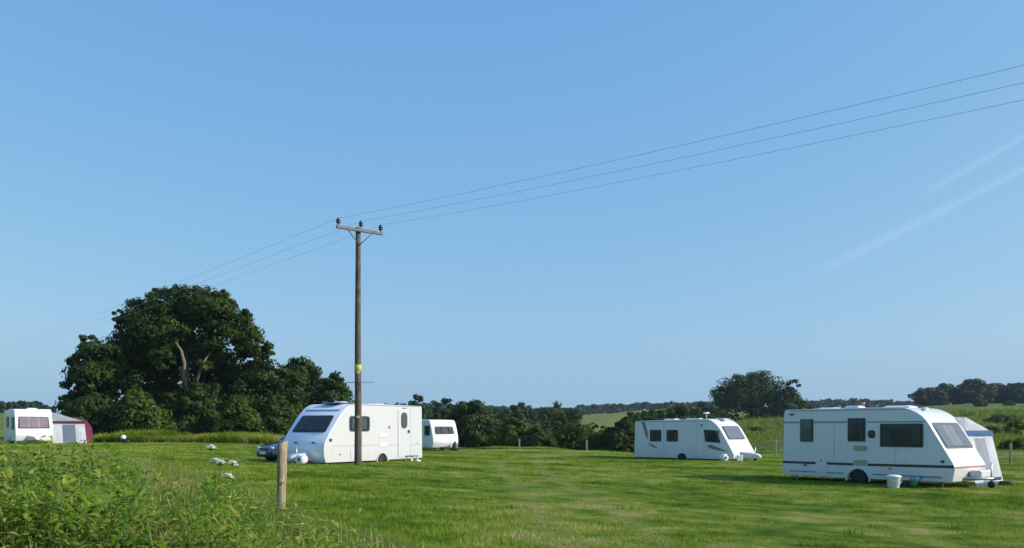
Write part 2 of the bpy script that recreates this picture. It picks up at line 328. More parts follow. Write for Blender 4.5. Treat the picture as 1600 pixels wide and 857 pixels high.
M['carpaint'] = plain('dark_blue_car_paint', (.030, .060, .085), .3, .3, coat=.8)
M['lamp'] = plain('headlamp_lens', (.75, .8, .84), .12); M['plate'] = plain('number_plate', (.7, .72, .7), .4)
M['redgas'] = plain('red_gas_bottle_paint', (.4, .025, .04), .4); M['whiteplastic'] = plain('white_plastic', (.72, .74, .76), .4)
M['greenplastic'] = plain('green_plastic', (.01, .16, .085), .4); M['umbel'] = plain('white_blossom', (.82, .82, .72), .8)
M['ground'] = ground_mat(); M['grass'] = grass_mat('grass_blades')
M['meadow'] = grass_mat('long_grass_blades', .35, (1.12, 1.03, 1.1)); M['coarse'] = grass_mat('coarse_blades', .3, (.72, .82, .8)); M['slope'] = grass_mat('slope_blades', .3, (.88, .84, 1.0)); M['seed'] = leafy('seed_heads', (.20, .19, .08), (.42, .38, .20), .3, 1.5, (1, .9, .7))
M['nettle_b'] = leafy('yellowing_leaves', (.14, .19, .02), (.34, .38, .08), .4, 2.3); M['nettle_c'] = leafy('blue_green_leaves', (.03, .085, .012), (.12, .22, .05), .4, 1.1); M['nettle'] = leafy('nettle_leaves', (.05, .125, .008), (.26, .36, .045), .42, 1.6); M['dock'] = leafy('dock_leaves', (.10, .20, .02), (.27, .38, .07), .4, 1.1)
M['buttercup'] = plain('yellow_petals', (.75, .6, .02), .5)
M['oak_leaf'] = leafy('oak_leaves', (.012, .027, .004), (.060, .095, .014), .28, .35)
M['tree_leaf'] = leafy('dark_tree_leaves', (.013, .030, .006), (.056, .088, .017), .26, .3)
M['light_leaf'] = leafy('fresh_green_leaves', (.022, .050, .006), (.080, .125, .018), .28, .3)
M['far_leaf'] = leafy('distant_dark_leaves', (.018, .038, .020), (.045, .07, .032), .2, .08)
M['yellow_leaf'] = leafy('yellow_green_leaves', (.10, .15, .012), (.26, .30, .035), .3, .3)

# ------------------------------------------------------------------ ground sheet
def build_ground():
    rr = np.concatenate([[.0], np.geomspace(1.2, 3600, 300)])
    aa = np.concatenate([np.linspace(R(-38), R(38), 229)[:-1], np.linspace(R(38), R(322), 71)[:-1]])
    Rr, Aa = np.meshgrid(rr, aa, indexing='ij')
    X = Rr * np.sin(Aa); Y = Rr * np.cos(Aa); Z = ground(X, Y)
    nx, ny = Rr.shape; idx = np.arange(nx * ny).reshape(nx, ny)
    a = idx[:-1]; b = idx[1:]; F = np.stack([a, b, np.roll(b, -1, 1), np.roll(a, -1, 1)], -1).reshape(-1, 4)[:, ::-1]
    F = F[ny:]   # drop the collapsed first ring, close it with a fan
    me = np_mesh('field', np.stack([X, Y, Z], -1).reshape(-1, 3), F, True)
    bm = bmesh.new(); bm.from_mesh(me); bm.verts.ensure_lookup_table()
    bm.faces.new([bm.verts[i] for i in idx[1]][::-1]); bmesh.ops.recalc_face_normals(bm, faces=bm.faces)
    bm.to_mesh(me); bm.free()
    o = link('field', me, M['ground']); tag(o, 'broad grass camping field sloping to the far hills', kind='structure'); return o
build_ground()

# ------------------------------------------------------------------ foliage
def leaf_quads(P, N, size, aspect=.75):
    n = len(P); N = N / (np.linalg.norm(N, axis=1, keepdims=True) + 1e-9)
    T = rng.normal(size=(n, 3)); T -= (T * N).sum(1, keepdims=True) * N; T /= np.linalg.norm(T, axis=1, keepdims=True) + 1e-9
    B = np.cross(N, T); s = (size * rng.uniform(.6, 1.35, n))[:, None]
    V = np.stack([P - T*s*.5, P - B*s*.5*aspect + N*s*.08, P + T*s*.5, P + B*s*.5*aspect + N*s*.08], 1).reshape(-1, 3)
    return V, np.arange(n * 4).reshape(n, 4)
def crown_points(lobes, n, clump=.24, flat=.6):
    """leaf positions and outward directions, gathered in clumps over each lobe's shell"""
    L = np.array(lobes, float); area = (L[:, 3] * L[:, 5]); cnt = (n * area / area.sum()).astype(int) + 8
    Ps, Ns = [], []
    for (cx, cy, cz, rx, ry, rz), k in zip(L, cnt):
        ncl = max(6, int(k / 55)); d = rng.normal(size=(ncl, 3)); d[:, 2] += .25; d /= np.linalg.norm(d, axis=1, keepdims=True)
        rad = rng.uniform(.45, 1.02, (ncl, 1)) ** .6; c = np.array([cx, cy, cz]) + d * rad * np.array([rx, ry, rz])
        w = rng.integers(0, ncl, k); rc = clump * (rx * rz) ** .5 * rng.uniform(.7, 1.5, (ncl, 1))
        off = rng.normal(size=(k, 3)); off *= np.minimum(1, 1.6 / np.linalg.norm(off, axis=1, keepdims=True)); off *= np.array([1, 1, flat])
        P = c[w] + off * rc[w]; Ns.append(off * .9 + d[w] * .7 + rng.normal(size=(k, 3)) * .45 + np.array([0, 0, .35])); Ps.append(P)
    return np.concatenate(Ps), np.concatenate(Ns)
def tree(name, label, base, lobes, n, leaf, mat, group=None, cat='tree', limbs=None, trunk_r=None, bark='bark_dark', auto=5):
    root = empty(name, base, label, cat, group); b = Vector(base)
    P, N = crown_points(lobes, n); V, F = leaf_quads(P - np.array(base), N, leaf)
    link('foliage' if cat in ('bush', 'hedge') else 'crown', np_mesh('crown', V, F), M[mat], root)
    L = np.array(lobes); cz = np.average(L[:, 2], weights=L[:, 3]) - base[2]; cx = np.average(L[:, 0], weights=L[:, 3]) - base[0]; cy = np.average(L[:, 1], weights=L[:, 3]) - base[1]
    r = trunk_r or max(.06, cz * .035)
    bm = bmesh.new(); tube(bm, [(0, 0, -.6), (0, 0, .3), (cx*.3, cy*.3, cz*.5), (cx*.8, cy*.8, cz)], [r*1.35, r*1.1, r*.8, r*.4], 9); obj('trunk', bm, M[bark], root)
    for i in range(min(auto, len(lobes))):
        l = L[int(i * len(lobes) / 5) % len(lobes)]; e = Vector((l[0], l[1], l[2])) - b; s = Vector((cx*.4, cy*.4, cz*.45))
        bm = bmesh.new(); tube(bm, [s, s.lerp(e, .5) + Vector((0, 0, -.06 * e.z)), e], [r*.5, r*.32, r*.12], 6); obj('limb', bm, M[bark], root)
    for pts, rad in limbs or []:
        bm = bmesh.new(); tube(bm, [Vector(p) - b for p in pts], rad, 8); obj('limb', bm, M['bark'], root)
    return root
def px_lobes(lst, Y):
    out = []
    for l in lst:
        px, py, rp = l[:3]; dy = l[3] if len(l) > 3 else 0; sq = l[4] if len(l) > 4 else .85
        c = at(px, py, Y + dy); r = rp / FPX * (Y + dy); out.append((c.x, c.y, c.z, r, r, r * sq))
    return out
def auto_tree(name, label, px, wpx, top, Y, n, leaf, mat, group=None, cat='tree', seed=0, spiky=False, nl=9):
    """a crown of random lobes that fills the width and height given"""
    rs = np.random.default_rng(seed + 100); c = at(px, top, Y); w = wpx / FPX * Y; g = gz(c.x, Y); h = c.z - g; lobes = []
    lo = .04 if cat == 'bush' or name == 'hilltop_tree' else .12
    if spiky:
        for t in (.25, .4, .55, .7, .83, .93): r = w * .45 * (1.12 - t); lobes.append((c.x + rs.uniform(-.1, .1)*w*(1-t), Y, g + (h - r) * t, r, r, max(r, h*.09)))
    for i in range(nl):
        t = rs.uniform(lo, .82); half = w * .5 * (1 - max(0, (t - .45) / .75)) * (.75 if spiky else 1)
        r = w * rs.uniform(.15, .24); x = rs.uniform(-1, 1) * max(half - r, 0); y = rs.uniform(-1, 1) * max(half - r, 0)
        z = min(g + h * t, c.z - r * .8); lobes.append((c.x + x, Y + y, max(z, g + r*.3), r, r, r * .85))
    r = w * (.13 if spiky else .22); lobes.append((c.x + rs.uniform(-.1, .1) * w, Y, c.z - r * (1.6 if spiky else .95), r, r, r * (1.7 if spiky else 1)))
    lobes.append((c.x, Y, g + h * .42, w * .42, w * .3, h * .38)); lobes.append((c.x - w*.2, Y, g + h*.5, w*.3, w*.25, h*.3)); lobes.append((c.x + w*.2, Y, g + h*.45, w*.3, w*.25, h*.3))
    return tree(name, label, (c.x, Y, g), lobes, n, leaf, mat, group, cat)

YO = 77.0
oakg = at(290, 690, YO); ob = (oakg.x, YO, gz(oakg.x, YO))
oak_l = [(244,455,10,0,.6),(272,450,9,0,.6),(352,462,13,0,.7),(186,492,11,0,.6),(414,540,11,0,.6),(421,552,8,0,.6),(336,463,10,0,.6),(214,476,12,0,.7),(384,492,12,0,.7),(262,478,34),(300,472,26),(322,482,34),(228,498,34),(200,514,20,-1),(192,503,14),(255,462,14),(283,462,14,0,.7),(352,474,16,1),(340,496,32),(372,512,28),
         (392,535,26),(412,548,14),(300,510,44,2),(250,524,44),(210,548,38,1),(350,535,36),(330,560,26,2),(200,580,34,2),(235,565,34,3),(395,560,20,2),(290,575,60,6),(268,628,22,-3),(305,628,24,-3),(330,612,16,-2),(318,572,13,-3.4),(252,560,20,-3),(275,520,16,-3),(240,600,40,4),(340,590,40,4)]
lb = lambda *p: [at(x, y, YO + d) for x, y, d in p]
tree('oak_tree', 'great oak, highest of all the trees, a pale limb showing in its dark crown', ob, px_lobes(oak_l, YO), 62000, .27, 'oak_leaf', None, 'tree',
     [(lb((292,640,-1),(291,606,-2.6),(286,586,-2.9),(288,568,-3),(283,548,-2.9),(270,530,-2),(255,515,0)), [.22,.17,.16,.15,.12,.08,.04]),
      (lb((296,640,0),(306,600,-2),(313,578,-2.6),(322,560,-1.5),(338,540,0)), [.16,.13,.10,.07,.03])], .4, 'bark_dark', 0)
tree('broadleaf_tree', 'leafy tree with a stepped outline left of the great oak, behind the maroon annex', (at(150,690,75).x, 75, gz(at(150,690,75).x, 75)),
     px_lobes([(140,536,17,0,.6),(150,552,24),(132,566,20),(168,556,24),(148,590,36),(118,606,20),(180,596,34,1),(115,640,24),(150,640,40)], 75), 15000, .3, 'tree_leaf', 'trees round the oak')
tree('broadleaf_tree', 'rounded tree just right of the oak, above the dark car', (at(428,690,80).x, 80, gz(at(428,690,80).x, 80)),
     px_lobes([(415,590,28),(380,596,32),(446,600,26),(400,630,38),(440,636,34),(370,640,34),(350,610,26)], 80), 14000, .3, 'tree_leaf', 'trees round the oak')
tree('broadleaf_tree', 'round topped tree whose crown stands between the oak and the pole', (at(470,690,88).x, 88, gz(at(470,690,88).x, 88)),
     px_lobes([(470,576,22,0,.75),(452,588,20),(486,588,18),(470,612,34),(470,650,36)], 88), 9000, .32, 'tree_leaf', 'trees round the oak')
tree('broadleaf_tree', 'low tree with wispy top directly left of the pole, above the white caravan', (at(522,690,84).x, 84, gz(at(522,690,84).x, 84)),
     px_lobes([(524,598,16),(510,610,20),(535,610,14,0,1),(518,634,30),(505,660,30)], 84), 8000, .28, 'tree_leaf', 'trees round the oak')
def shrub(label, lst, Y, n, mat, cx, name='shrub', leaf=.26):
    c = at(cx, 690, Y); return tree(name, label, (c.x, Y, gz(c.x, Y)), px_lobes(lst, Y), n, leaf, mat, 'shrubs at the foot of the oak', 'bush', None, .09)
shrub('dense shrub at the far left foot of the trees beside the maroon annex', [(125,660,24),(160,665,26),(140,640,22)], 72, 7000, 'tree_leaf', 140)
shrub('broad shrub under the left side of the oak', [(200,655,30),(235,660,28),(215,632,24),(185,668,20),(262,672,18)], 72, 10000, 'light_leaf', 215)
shrub('dark shrub below the pale limb of the oak', [(300,650,34,2),(275,640,28,2),(325,665,24,1),(310,622,26,2),(290,675,18)], 73, 10000, 'tree_leaf', 300)
shrub('bright green shrub at the foot of the oak, the lightest one there', [(372,648,22),(360,668,22),(385,665,22),(372,630,14)], 72, 8000, 'light_leaf', 370)
shrub('shrub in the dark gap left of the dark car windscreen', [(425,665,28),(450,672,22),(410,680,14),(440,650,24)], 74, 8000, 'tree_leaf', 430)

# hedgerow and valley trees
G1 = 'hedgerow trees along the far edge of the field'
hz = [ # kind, label, px, w, top, Y, n, leaf, mat, spiky
 ('hedge_bush','big rounded dark hawthorn right behind the small rear caravan',738,100,627,90,13000,.3,'tree_leaf',0),
 ('hedge_bush','bush showing just over the roof of the small rear caravan',690,60,640,100,6000,.32,'tree_leaf',0),
 ('hedge_bush','mid green bush behind the first pale field post',803,78,655,83,9000,.26,'light_leaf',0),
 ('hedge_bush','low bush immediately right of the first pale field post',843,58,668,81,6000,.25,'tree_leaf',0),
 ('hedgerow_tree','twin spired hedgerow tree midway between the two pale field posts',874,80,630,112,12000,.34,'tree_leaf',1),
 ('hedge_bush','bush left of the second pale field post, below the far pale crop',905,80,660,85,9000,.26,'light_leaf',0),
 ('hedge_bush','dark bush touching the rear end of the middle caravan',972,62,655,83,9000,.27,'tree_leaf',0),
 ('hedge_bush','lighter bush between the second pale post and the dark bush by the middle caravan',938,50,664,90,5000,.27,'light_leaf',0),
 ('hedge_bush','bush behind the two small rear windows of the middle caravan',1020,80,641,96,8000,.3,'tree_leaf',0),
 ('hedgerow_tree','low spreading tree behind the roof aerial of the middle caravan',1064,80,631,140,8000,.42,'tree_leaf',0),
 ('hedge_bush','bush behind the front end roof of the middle caravan',1105,70,642,150,6000,.42,'tree_leaf',0),
 ('hedge_bush','bush with a flat top left of the large hillside tree',1108,50,628,230,4000,.6,'far_leaf',0),
 ('hedgerow_tree','far tree behind the roof corner of the caravan behind the pole',654,54,619,170,8000,.5,'far_leaf',0),
 ('hedgerow_tree','far blunt topped tree above the small rear caravan',678,48,623,180,7000,.5,'far_leaf',0),
 ('hedgerow_tree','far slim tree between blunt topped tree and big hawthorn',702,44,624,176,6000,.5,'far_leaf',0),
 ('hedgerow_tree','far broad tree behind the gap right of the hawthorn',800,70,634,160,6000,.5,'far_leaf',0),
 ('hedgerow_tree','far slender pointed tree above the first pale post',812,46,631,165,6000,.45,'far_leaf',0),
 ('hedgerow_tree','far bushy tree left of the twin spired tree',845,50,640,135,5000,.4,'tree_leaf',0),
 ('hedgerow_tree','low valley tree just under the left end of the pale crop',925,40,663,130,4000,.4,'tree_leaf',0),
 ('hedge_bush','low valley bush under the right end of the pale crop',985,50,648,130,5000,.4,'tree_leaf',0),
]
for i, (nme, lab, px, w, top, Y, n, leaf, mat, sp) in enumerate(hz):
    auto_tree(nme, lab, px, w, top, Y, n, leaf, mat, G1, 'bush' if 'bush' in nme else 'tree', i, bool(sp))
YB = 245.0
bt = at(1175, 660, YB)
tree('hillside_tree', 'large dome shaped dark tree on the green hillside between the two right caravans', (bt.x, YB, gz(bt.x, YB)),
     px_lobes([(1150,610,26),(1172,604,26),(1195,606,28),(1218,618,24),(1130,622,20),(1160,635,32),(1200,636,32),(1125,645,18),(1225,640,20),(1178,600,18),(1140,628,24),(1165,618,28),(1190,625,28)], YB), 24000, .55, 'tree_leaf', 'trees on the hillside', trunk_r=.5)
bt = at(1238, 650, 240)
tree('hillside_tree', 'smaller tree leaning off the right side of the dome shaped one', (bt.x, 240, gz(bt.x, 240)),
     px_lobes([(1238,603,11,0,.8),(1232,616,12),(1240,630,18),(1225,642,18),(1256,640,14)], 240), 5000, .55, 'tree_leaf', 'trees on the hillside')
for i, (px, w, top, lab) in enumerate([(1452,44,607,'low end tree on the left of the hilltop row'),(1484,46,601,'second tree from the left in the hilltop row'),(1524,52,594,'tallest crown in the hilltop row, above the pale awning'),
        (1563,46,600,'crown to the right of the tallest one in the hilltop row'),(1597,46,600,'hilltop row tree at the right edge of the view')]):
    auto_tree('hilltop_tree', lab, px, w + 16, top, 350 + (i % 2) * 8, 11000, .9, 'far_leaf', 'row of trees on the hilltop', seed=50 + i, nl=11)
auto_tree('hill_bush', 'round dark bush standing in the pasture just below the hilltop row', 1530, 30, 622, 300, 2500, .6, 'tree_leaf', 'bushes on the right hillside', 'bush', 61)
auto_tree('hill_bush', 'small dark bush near the right edge under the hilltop row', 1576, 18, 627, 310, 1500, .6, 'tree_leaf', 'bushes on the right hillside', 'bush', 62)
for i, (px, w, top, Y, mat, lab) in enumerate([(1596,50,650,120,'yellow_leaf','yellow green bush at the right edge behind the pale awning'),(1548,46,668,125,'light_leaf','green bush behind the blue eave of the pale awning'),
        (1590,56,690,80,'light_leaf','low bush by the field post at the right edge'),(1560,60,652,180,'light_leaf','broad bush high on the slope behind the pale awning'),(1184,26,668,170,'light_leaf','small bush on the slope right of the middle caravan')]):
    auto_tree('hill_bush', lab, px, w, top, Y, 4000, .32, mat, 'bushes on the right hillside', 'bush', 70 + i)

def wood(name, label, segs, Y, mat, leaf, dens, fat=1.0):
    Ps, Ns = [], []
    for px0, px1, t0, t1 in segs:
        px = px0
        while px < px1:
            f = (px - px0) / max(px1 - px0, 1); top = t0 + (t1 - t0) * f + rng.uniform(-1.0, 1.0) + .8*math.sin(px*.13) + .6*math.sin(px*.31); yy = Y + rng.uniform(-25, 25)
            c = at(px, top, yy); g = gz(c.x, yy); h = max(c.z - g, 3); w = rng.uniform(5, 10) / FPX * yy * .6 * fat
            lob = [(c.x, yy, c.z - w*.7, w, w, w*.8), (c.x, yy, g + h*.7, w*1.2, w, h*.25), (c.x, yy, g + h*.3, w*1.2, w, h*.3)]
            P, N = crown_points(lob, dens, .3); Ps.append(P); Ns.append(N); px += rng.uniform(2.5, 5)
    V, F = leaf_quads(np.concatenate(Ps), np.concatenate(Ns), leaf)
    tag(link(name, np_mesh(name, V, F), M[mat]), label, 'wood', kind='stuff')
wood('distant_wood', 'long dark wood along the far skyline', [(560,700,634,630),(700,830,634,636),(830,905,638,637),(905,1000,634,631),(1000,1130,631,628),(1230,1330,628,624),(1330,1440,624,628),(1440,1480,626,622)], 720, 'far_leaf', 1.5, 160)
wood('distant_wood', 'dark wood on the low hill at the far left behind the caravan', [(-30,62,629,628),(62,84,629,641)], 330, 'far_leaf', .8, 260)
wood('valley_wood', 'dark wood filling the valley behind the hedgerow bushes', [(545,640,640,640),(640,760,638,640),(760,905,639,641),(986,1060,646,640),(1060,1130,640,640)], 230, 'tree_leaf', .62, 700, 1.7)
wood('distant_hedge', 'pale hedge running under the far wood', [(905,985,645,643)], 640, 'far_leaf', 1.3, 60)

# ------------------------------------------------------------------ caravans
def prism(poly, y0, y1, bev=.0, seg=3):
    """profile (x, z) pulled across from y0 to y1, long edges rounded"""
    bm = bmesh.new(); v = [bm.verts.new((x, y0, z)) for x, z in poly]; f = bm.faces.new(v)
    r = bmesh.ops.extrude_face_region(bm, geom=[f]); nv = [g for g in r['geom'] if isinstance(g, bmesh.types.BMVert)]
    for g in nv: g.co.y = y1
    bmesh.ops.recalc_face_normals(bm, faces=bm.faces)
    for fc in bm.faces: fc.smooth = True
    if bev:
        ed = [e for e in bm.edges if abs(e.verts[0].co.y - e.verts[1].co.y) < 1e-6]
        bmesh.ops.bevel(bm, geom=ed, offset=bev, segments=seg, profile=.5, affect='EDGES', clamp_overlap=True)
    for fc in bm.faces:
        if len(fc.verts) > 12:
            fc.smooth = False
            for e in fc.edges: e.smooth = False
    return bm
def slab(poly2, O, U, V, N, d0, d1):
    """flat shape in the plane O, U, V from depth d0 to d1 along N"""
    bm = bmesh.new(); O, U, V, N = Vector(O), Vector(U), Vector(V), Vector(N)
    a = [bm.verts.new(O + U*x + V*y + N*d0) for x, y in poly2]; b = [bm.verts.new(O + U*x + V*y + N*d1) for x, y in poly2]
    bm.faces.new(a); bm.faces.new(b[::-1]); k = len(a)
    for i in range(k): bm.faces.new((a[i], b[i], b[(i+1) % k], a[(i+1) % k]))
    bmesh.ops.recalc_face_normals(bm, faces=bm.faces); return bm
def grow(poly, g):
    cx = sum(p[0] for p in poly) / len(poly); cy = sum(p[1] for p in poly) / len(poly)
    w = max(abs(p[0]-cx) for p in poly); h = max(abs(p[1]-cy) for p in poly)
    return [(cx + (x-cx) * (w+g)/w, cy + (y-cy) * (h+g)/h) for x, y in poly]
class Van:
    def __init__(s, name, label, rear, front, width, side, prof, arch=None, wb=.0, mat='white', bev=.07, group='touring caravans on the field', tilt=None):
        """rear, front: ground points of the visible side's two ends; side -1: that side is to the right of travel"""
        Rr, Fr = Vector(rear), Vector(front); f = (Fr - Rr); s.L = f.length; f.normalize()
        right = Vector((f.y, -f.x)); n = right if side < 0 else -right; c = (Rr + Fr) / 2 - n * width / 2
        z0 = gz(c.x, c.y) if tilt is None else tilt
        s.root = empty(name, (c.x, c.y, z0), label, 'caravan', group, math.atan2(f.y, f.x)); s.W = width; s.side = side; s.x0 = -s.L / 2; s.mat = mat
        pts, rad = [], []
        for x, z, r in prof: pts.append((x + s.x0, z)); rad.append(r)
        poly = fillet(pts, rad)
        if arch:
            ax, ar, az = arch; zb = min(p[1] for p in poly)
            # bottom edge runs rear -> front between the last and first profile point
            up = [(ax + s.x0 + ar * math.cos(a), az + ar * math.sin(a)) for a in np.linspace(math.pi, 0, 13)]
            up = [p for p in up if p[1] > zb + .01]; k0 = 6 if rad[0] > 0 else 1; poly = poly[:k0] + [(up[0][0], zb)] + up + [(up[-1][0], zb)] + poly[k0:]
        s.poly = poly
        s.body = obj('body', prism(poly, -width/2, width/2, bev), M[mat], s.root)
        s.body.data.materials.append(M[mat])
    def sideplane(s, near=True):
        sg = s.side if near else -s.side; y = sg * s.W / 2
        return (s.x0, y, 0), (1, 0, 0), (0, 0, 1), (0, sg, 0)
    def on_side(s, name, poly, mat, d=.012, parent=None, near=True, d0=-.01):
        O, U, V, N = s.sideplane(near); return obj(name, slab(poly, O, U, V, N, d0, d), M[mat], parent or s.root)
    def window(s, rect, mat='glass', r=.06, near=True, fr=.035, blind=None):
        pts = rect if len(rect) == 4 and hasattr(rect[0], '__len__') else [(rect[0], rect[1]), (rect[2], rect[1]), (rect[2], rect[3]), (rect[0], rect[3])]
        p = fillet(pts, r, 4); w = s.on_side('window', grow(p, fr), 'frame', .018, near=near); s.on_side('pane', p, mat, .040, w, near, .034)
        if mat == 'tinted' and len(pts) == 4:
            xs = [q[0] for q in pts]; zs = [q[1] for q in pts]; x0, x1, z0, z1 = min(xs)+.04, max(xs)-.06, min(zs)+.03, max(zs)-.03; g_ = (x1-x0)*.22
            for a_, b_ in ((x0, x0+g_), (x1-g_, x1)): s.on_side('curtain', [(a_, z0), (b_, z0), (b_, z1), (a_, z1)], 'curtain_dark', .026, w, near, .019)
            s.on_side('blind', [(x0, z1-(z1-z0)*.16), (x1, z1-(z1-z0)*.16), (x1, z1), (x0, z1)], 'curtain_dark', .030, w, near, .027)
        return w
    def front_plane(s, x0, z0, x1, z1):
        """plane through two profile points; U across, V up the slope, N outward"""
        V = Vector((x1-x0, 0, z1-z0)); ln = V.length; V.normalize(); U = Vector((0, 1, 0)); N = Vector((V.z, 0, -V.x))
        if N.x < 0: N = -N
        return Vector((x0 + s.x0, 0, z0)), U, V, N, ln
    def bow_window(s, a, b, half, mat, curtain, panels=1, r=.09, folds=True, pfr=.04):
        O, U, V, N, ln = s.front_plane(*a, *b); p = fillet([(-half, 0), (half, 0), (half*.94, ln), (-half*.94, ln)], r, 4)
        w = obj('window', slab(grow(p, pfr), O, U, V, N, -.02, .02), M['frame'], s.root)
        if curtain:
            bm = bmesh.new(); k = 60; rows = []
            for j in (0.02, ln - .02):
                rows.append([bm.verts.new(O + U * (-half*.93 + 2*half*.93*i/k) + V*j + N * (.032 + .008 * math.sin(i*1.3) + .004*math.sin(i*3.7))) for i in range(k+1)])
            for i in range(k):
                u = abs(i / k - .5) * 2
                if curtain[1] <= u <= curtain[2] or curtain[3] <= u <= curtain[4]: bm.faces.new((rows[0][i], rows[0][i+1], rows[1][i+1], rows[1][i])).smooth = True
            loose = [v for v in bm.verts if not v.link_faces]; bmesh.ops.delete(bm, geom=loose, context='VERTS')
            obj('curtain', bm, M[curtain[0]], w)
        for i in range(panels):
            e0 = -half + 2*half*i/panels + .015; e1 = -half + 2*half*(i+1)/panels - .015
            q = fillet([(e0, .01), (e1, .01), (e1*.95, ln-.01), (e0*.95, ln-.01)], r*.7, 4)
            obj('pane', slab(q, O, U, V, N, .048, .056), M[mat], w)
        return w
    def wheels(s, x, r=.31, rim='rim', gapz=0.0):
        for sg in (-1, 1):
            y = sg * (s.W/2 - .14)
            pr = [(r*.62, -.09), (r*.93, -.1), (r, -.07), (r, .07), (r*.93, .1), (r*.62, .09)]
            w = obj('wheel', lathe(pr, 24, (x + s.x0, y, r + gapz), 'Y'), M['rubber'], s.root)
            obj('rim', lathe([(r*.2, -.07), (r*.6, -.085), (r*.63, -.06), (r*.63, .06), (r*.6, .085), (r*.2, .07)], 20, (x + s.x0, y, r + gapz), 'Y'), M[rim], w)
    def chassis(s, zb, x1=None):
        obj('chassis', bbox((0, 0, zb + .06), (s.L - .5, s.W - .5, .14), 0), M['dark'], s.root)
        for xx in (s.x0 + .35, -s.x0 - .55):
            for sg in (-1, 1):
                bm = bmesh.new(); tube(bm, [(xx, sg*(s.W/2-.3), zb+.05), (xx + .12, sg*(s.W/2-.22), -.06)], .025, 6); box(bm, (xx+.12, sg*(s.W/2-.22), -.03), (.14, .1, .03)); obj('steady_leg', bm, M['metal'], s.root)
    def hitch(s, x, zb, cover='white', locker=True, ln=1.15):
        bm = bmesh.new()
        for sg in (-1, 1): tube(bm, [(x - .5 + s.x0, sg*.55, zb+.08), (x + ln*.8 + s.x0, 0, zb+.08)], .04, 6)
        tube(bm, [(x + ln*.7 + s.x0, 0, zb+.08), (x + ln + s.x0, 0, zb+.12)], .05, 8); obj('drawbar', bm, M['metal'], s.root)
        bm = bmesh.new(); tube(bm, [(x + ln*.62 + s.x0, .1, .16), (x + ln*.62 + s.x0, .1, .75)], .025, 8)
        j = obj('jockey_wheel', bm, M['metal'], s.root); obj('tyre', lathe([(.03, -.03), (.1, -.035), (.11, 0), (.1, .035), (.03, .03)], 16, (x + ln*.62 + s.x0, .1, .1), 'Y'), M['rubber'], j)
        if cover:
            poly = [(x - .15 + s.x0, zb + .02), (x + ln*.95 + s.x0, zb + .06), (x + ln + s.x0, zb + .2), (x + ln*.8 + s.x0, zb + .3), (x - .1 + s.x0, zb + .42)]
            bm = prism(fillet(poly, .05, 3), -.3, .3, .04, 2)
            for v in bm.verts:
                t = (v.co.x - (x + s.x0)) / ln; v.co.y *= max(.25, 1.5 - 1.2 * t)
            obj('hitch_cover', bm, M[cover], s.root)
    def skylight(s, x, y, lx, ly, h, zt, mat='skylight'):
        bm = bbox((x + s.x0, y, zt + h*.5), (lx, ly, h), min(.04, h*.45)); 
        for v in bm.verts:
            if v.co.z > zt + h*.6: v.co.x = (v.co.x - x - s.x0) * .8 + x + s.x0; v.co.y = (v.co.y - y) * .8 + y
        return obj('roof_light', bm, M[mat], s.root)
    def vent(s, rect, near=True, slats=4, mat='tan'):
        p = fillet([(rect[0], rect[1]), (rect[2], rect[1]), (rect[2], rect[3]), (rect[0], rect[3])], .015, 2); v = s.on_side('vent', p, mat, .012, near=near)
        for i in range(slats):
            z = rect[1] + (rect[3]-rect[1]) * (i + .5) / slats
            O, U, V, N = s.sideplane(near); obj('slat', slab([(rect[0]+.02, z-.008), (rect[2]-.02, z-.008), (rect[2]-.02, z+.008), (rect[0]+.02, z+.008)], O, U, V, N, .0125, .026), M[mat], v)
    def arch_ring(s, x, r, az, mat=None, near=True, t=.05):
        th = np.linspace(math.pi*1.02, -math.pi*.02, 18); O, U, V, N = s.sideplane(near)
        out = [(x + (r+t)*math.cos(a), az + (r+t)*math.sin(a)) for a in th]; inn = [(x + r*math.cos(a), az + r*math.sin(a)) for a in th[::-1]]
        obj('wheel_arch', slab(out + inn, O, U, V, N, -.005, .03), M[mat or s.mat], s.root)
    def locker(s, rect, near=True):
        p = fillet([(rect[0], rect[1]), (rect[2], rect[1]), (rect[2], rect[3]), (rect[0], rect[3])], .03, 3); d = s.on_side('locker_door', p, s.mat, .014, near=near)
        cx = (rect[0]+rect[2])/2; s.on_side('catch', [(cx-.03, rect[3]-.07), (cx+.03, rect[3]-.07), (cx+.03, rect[3]-.03), (cx-.03, rect[3]-.03)], 'blackplastic', .022, d, near)
    def lamp(s, x, z, mat='orange', w=.09, h=.05, near=True): s.on_side('marker_lamp', fillet([(x-w/2, z-h/2), (x+w/2, z-h/2), (x+w/2, z+h/2), (x-w/2, z+h/2)], .012, 2), mat, .03, near=near)
    def decal(s, poly, mat='decal', near=True, d=.004): s.on_side('decal', poly, mat, d, near=near)
    def roof_rail(s, z, x0, x1, near=True): s.on_side('awning_rail', [(x0, z), (x1, z), (x1, z+.02), (x0, z+.02)], 'stripe_grey', .015, near=near)

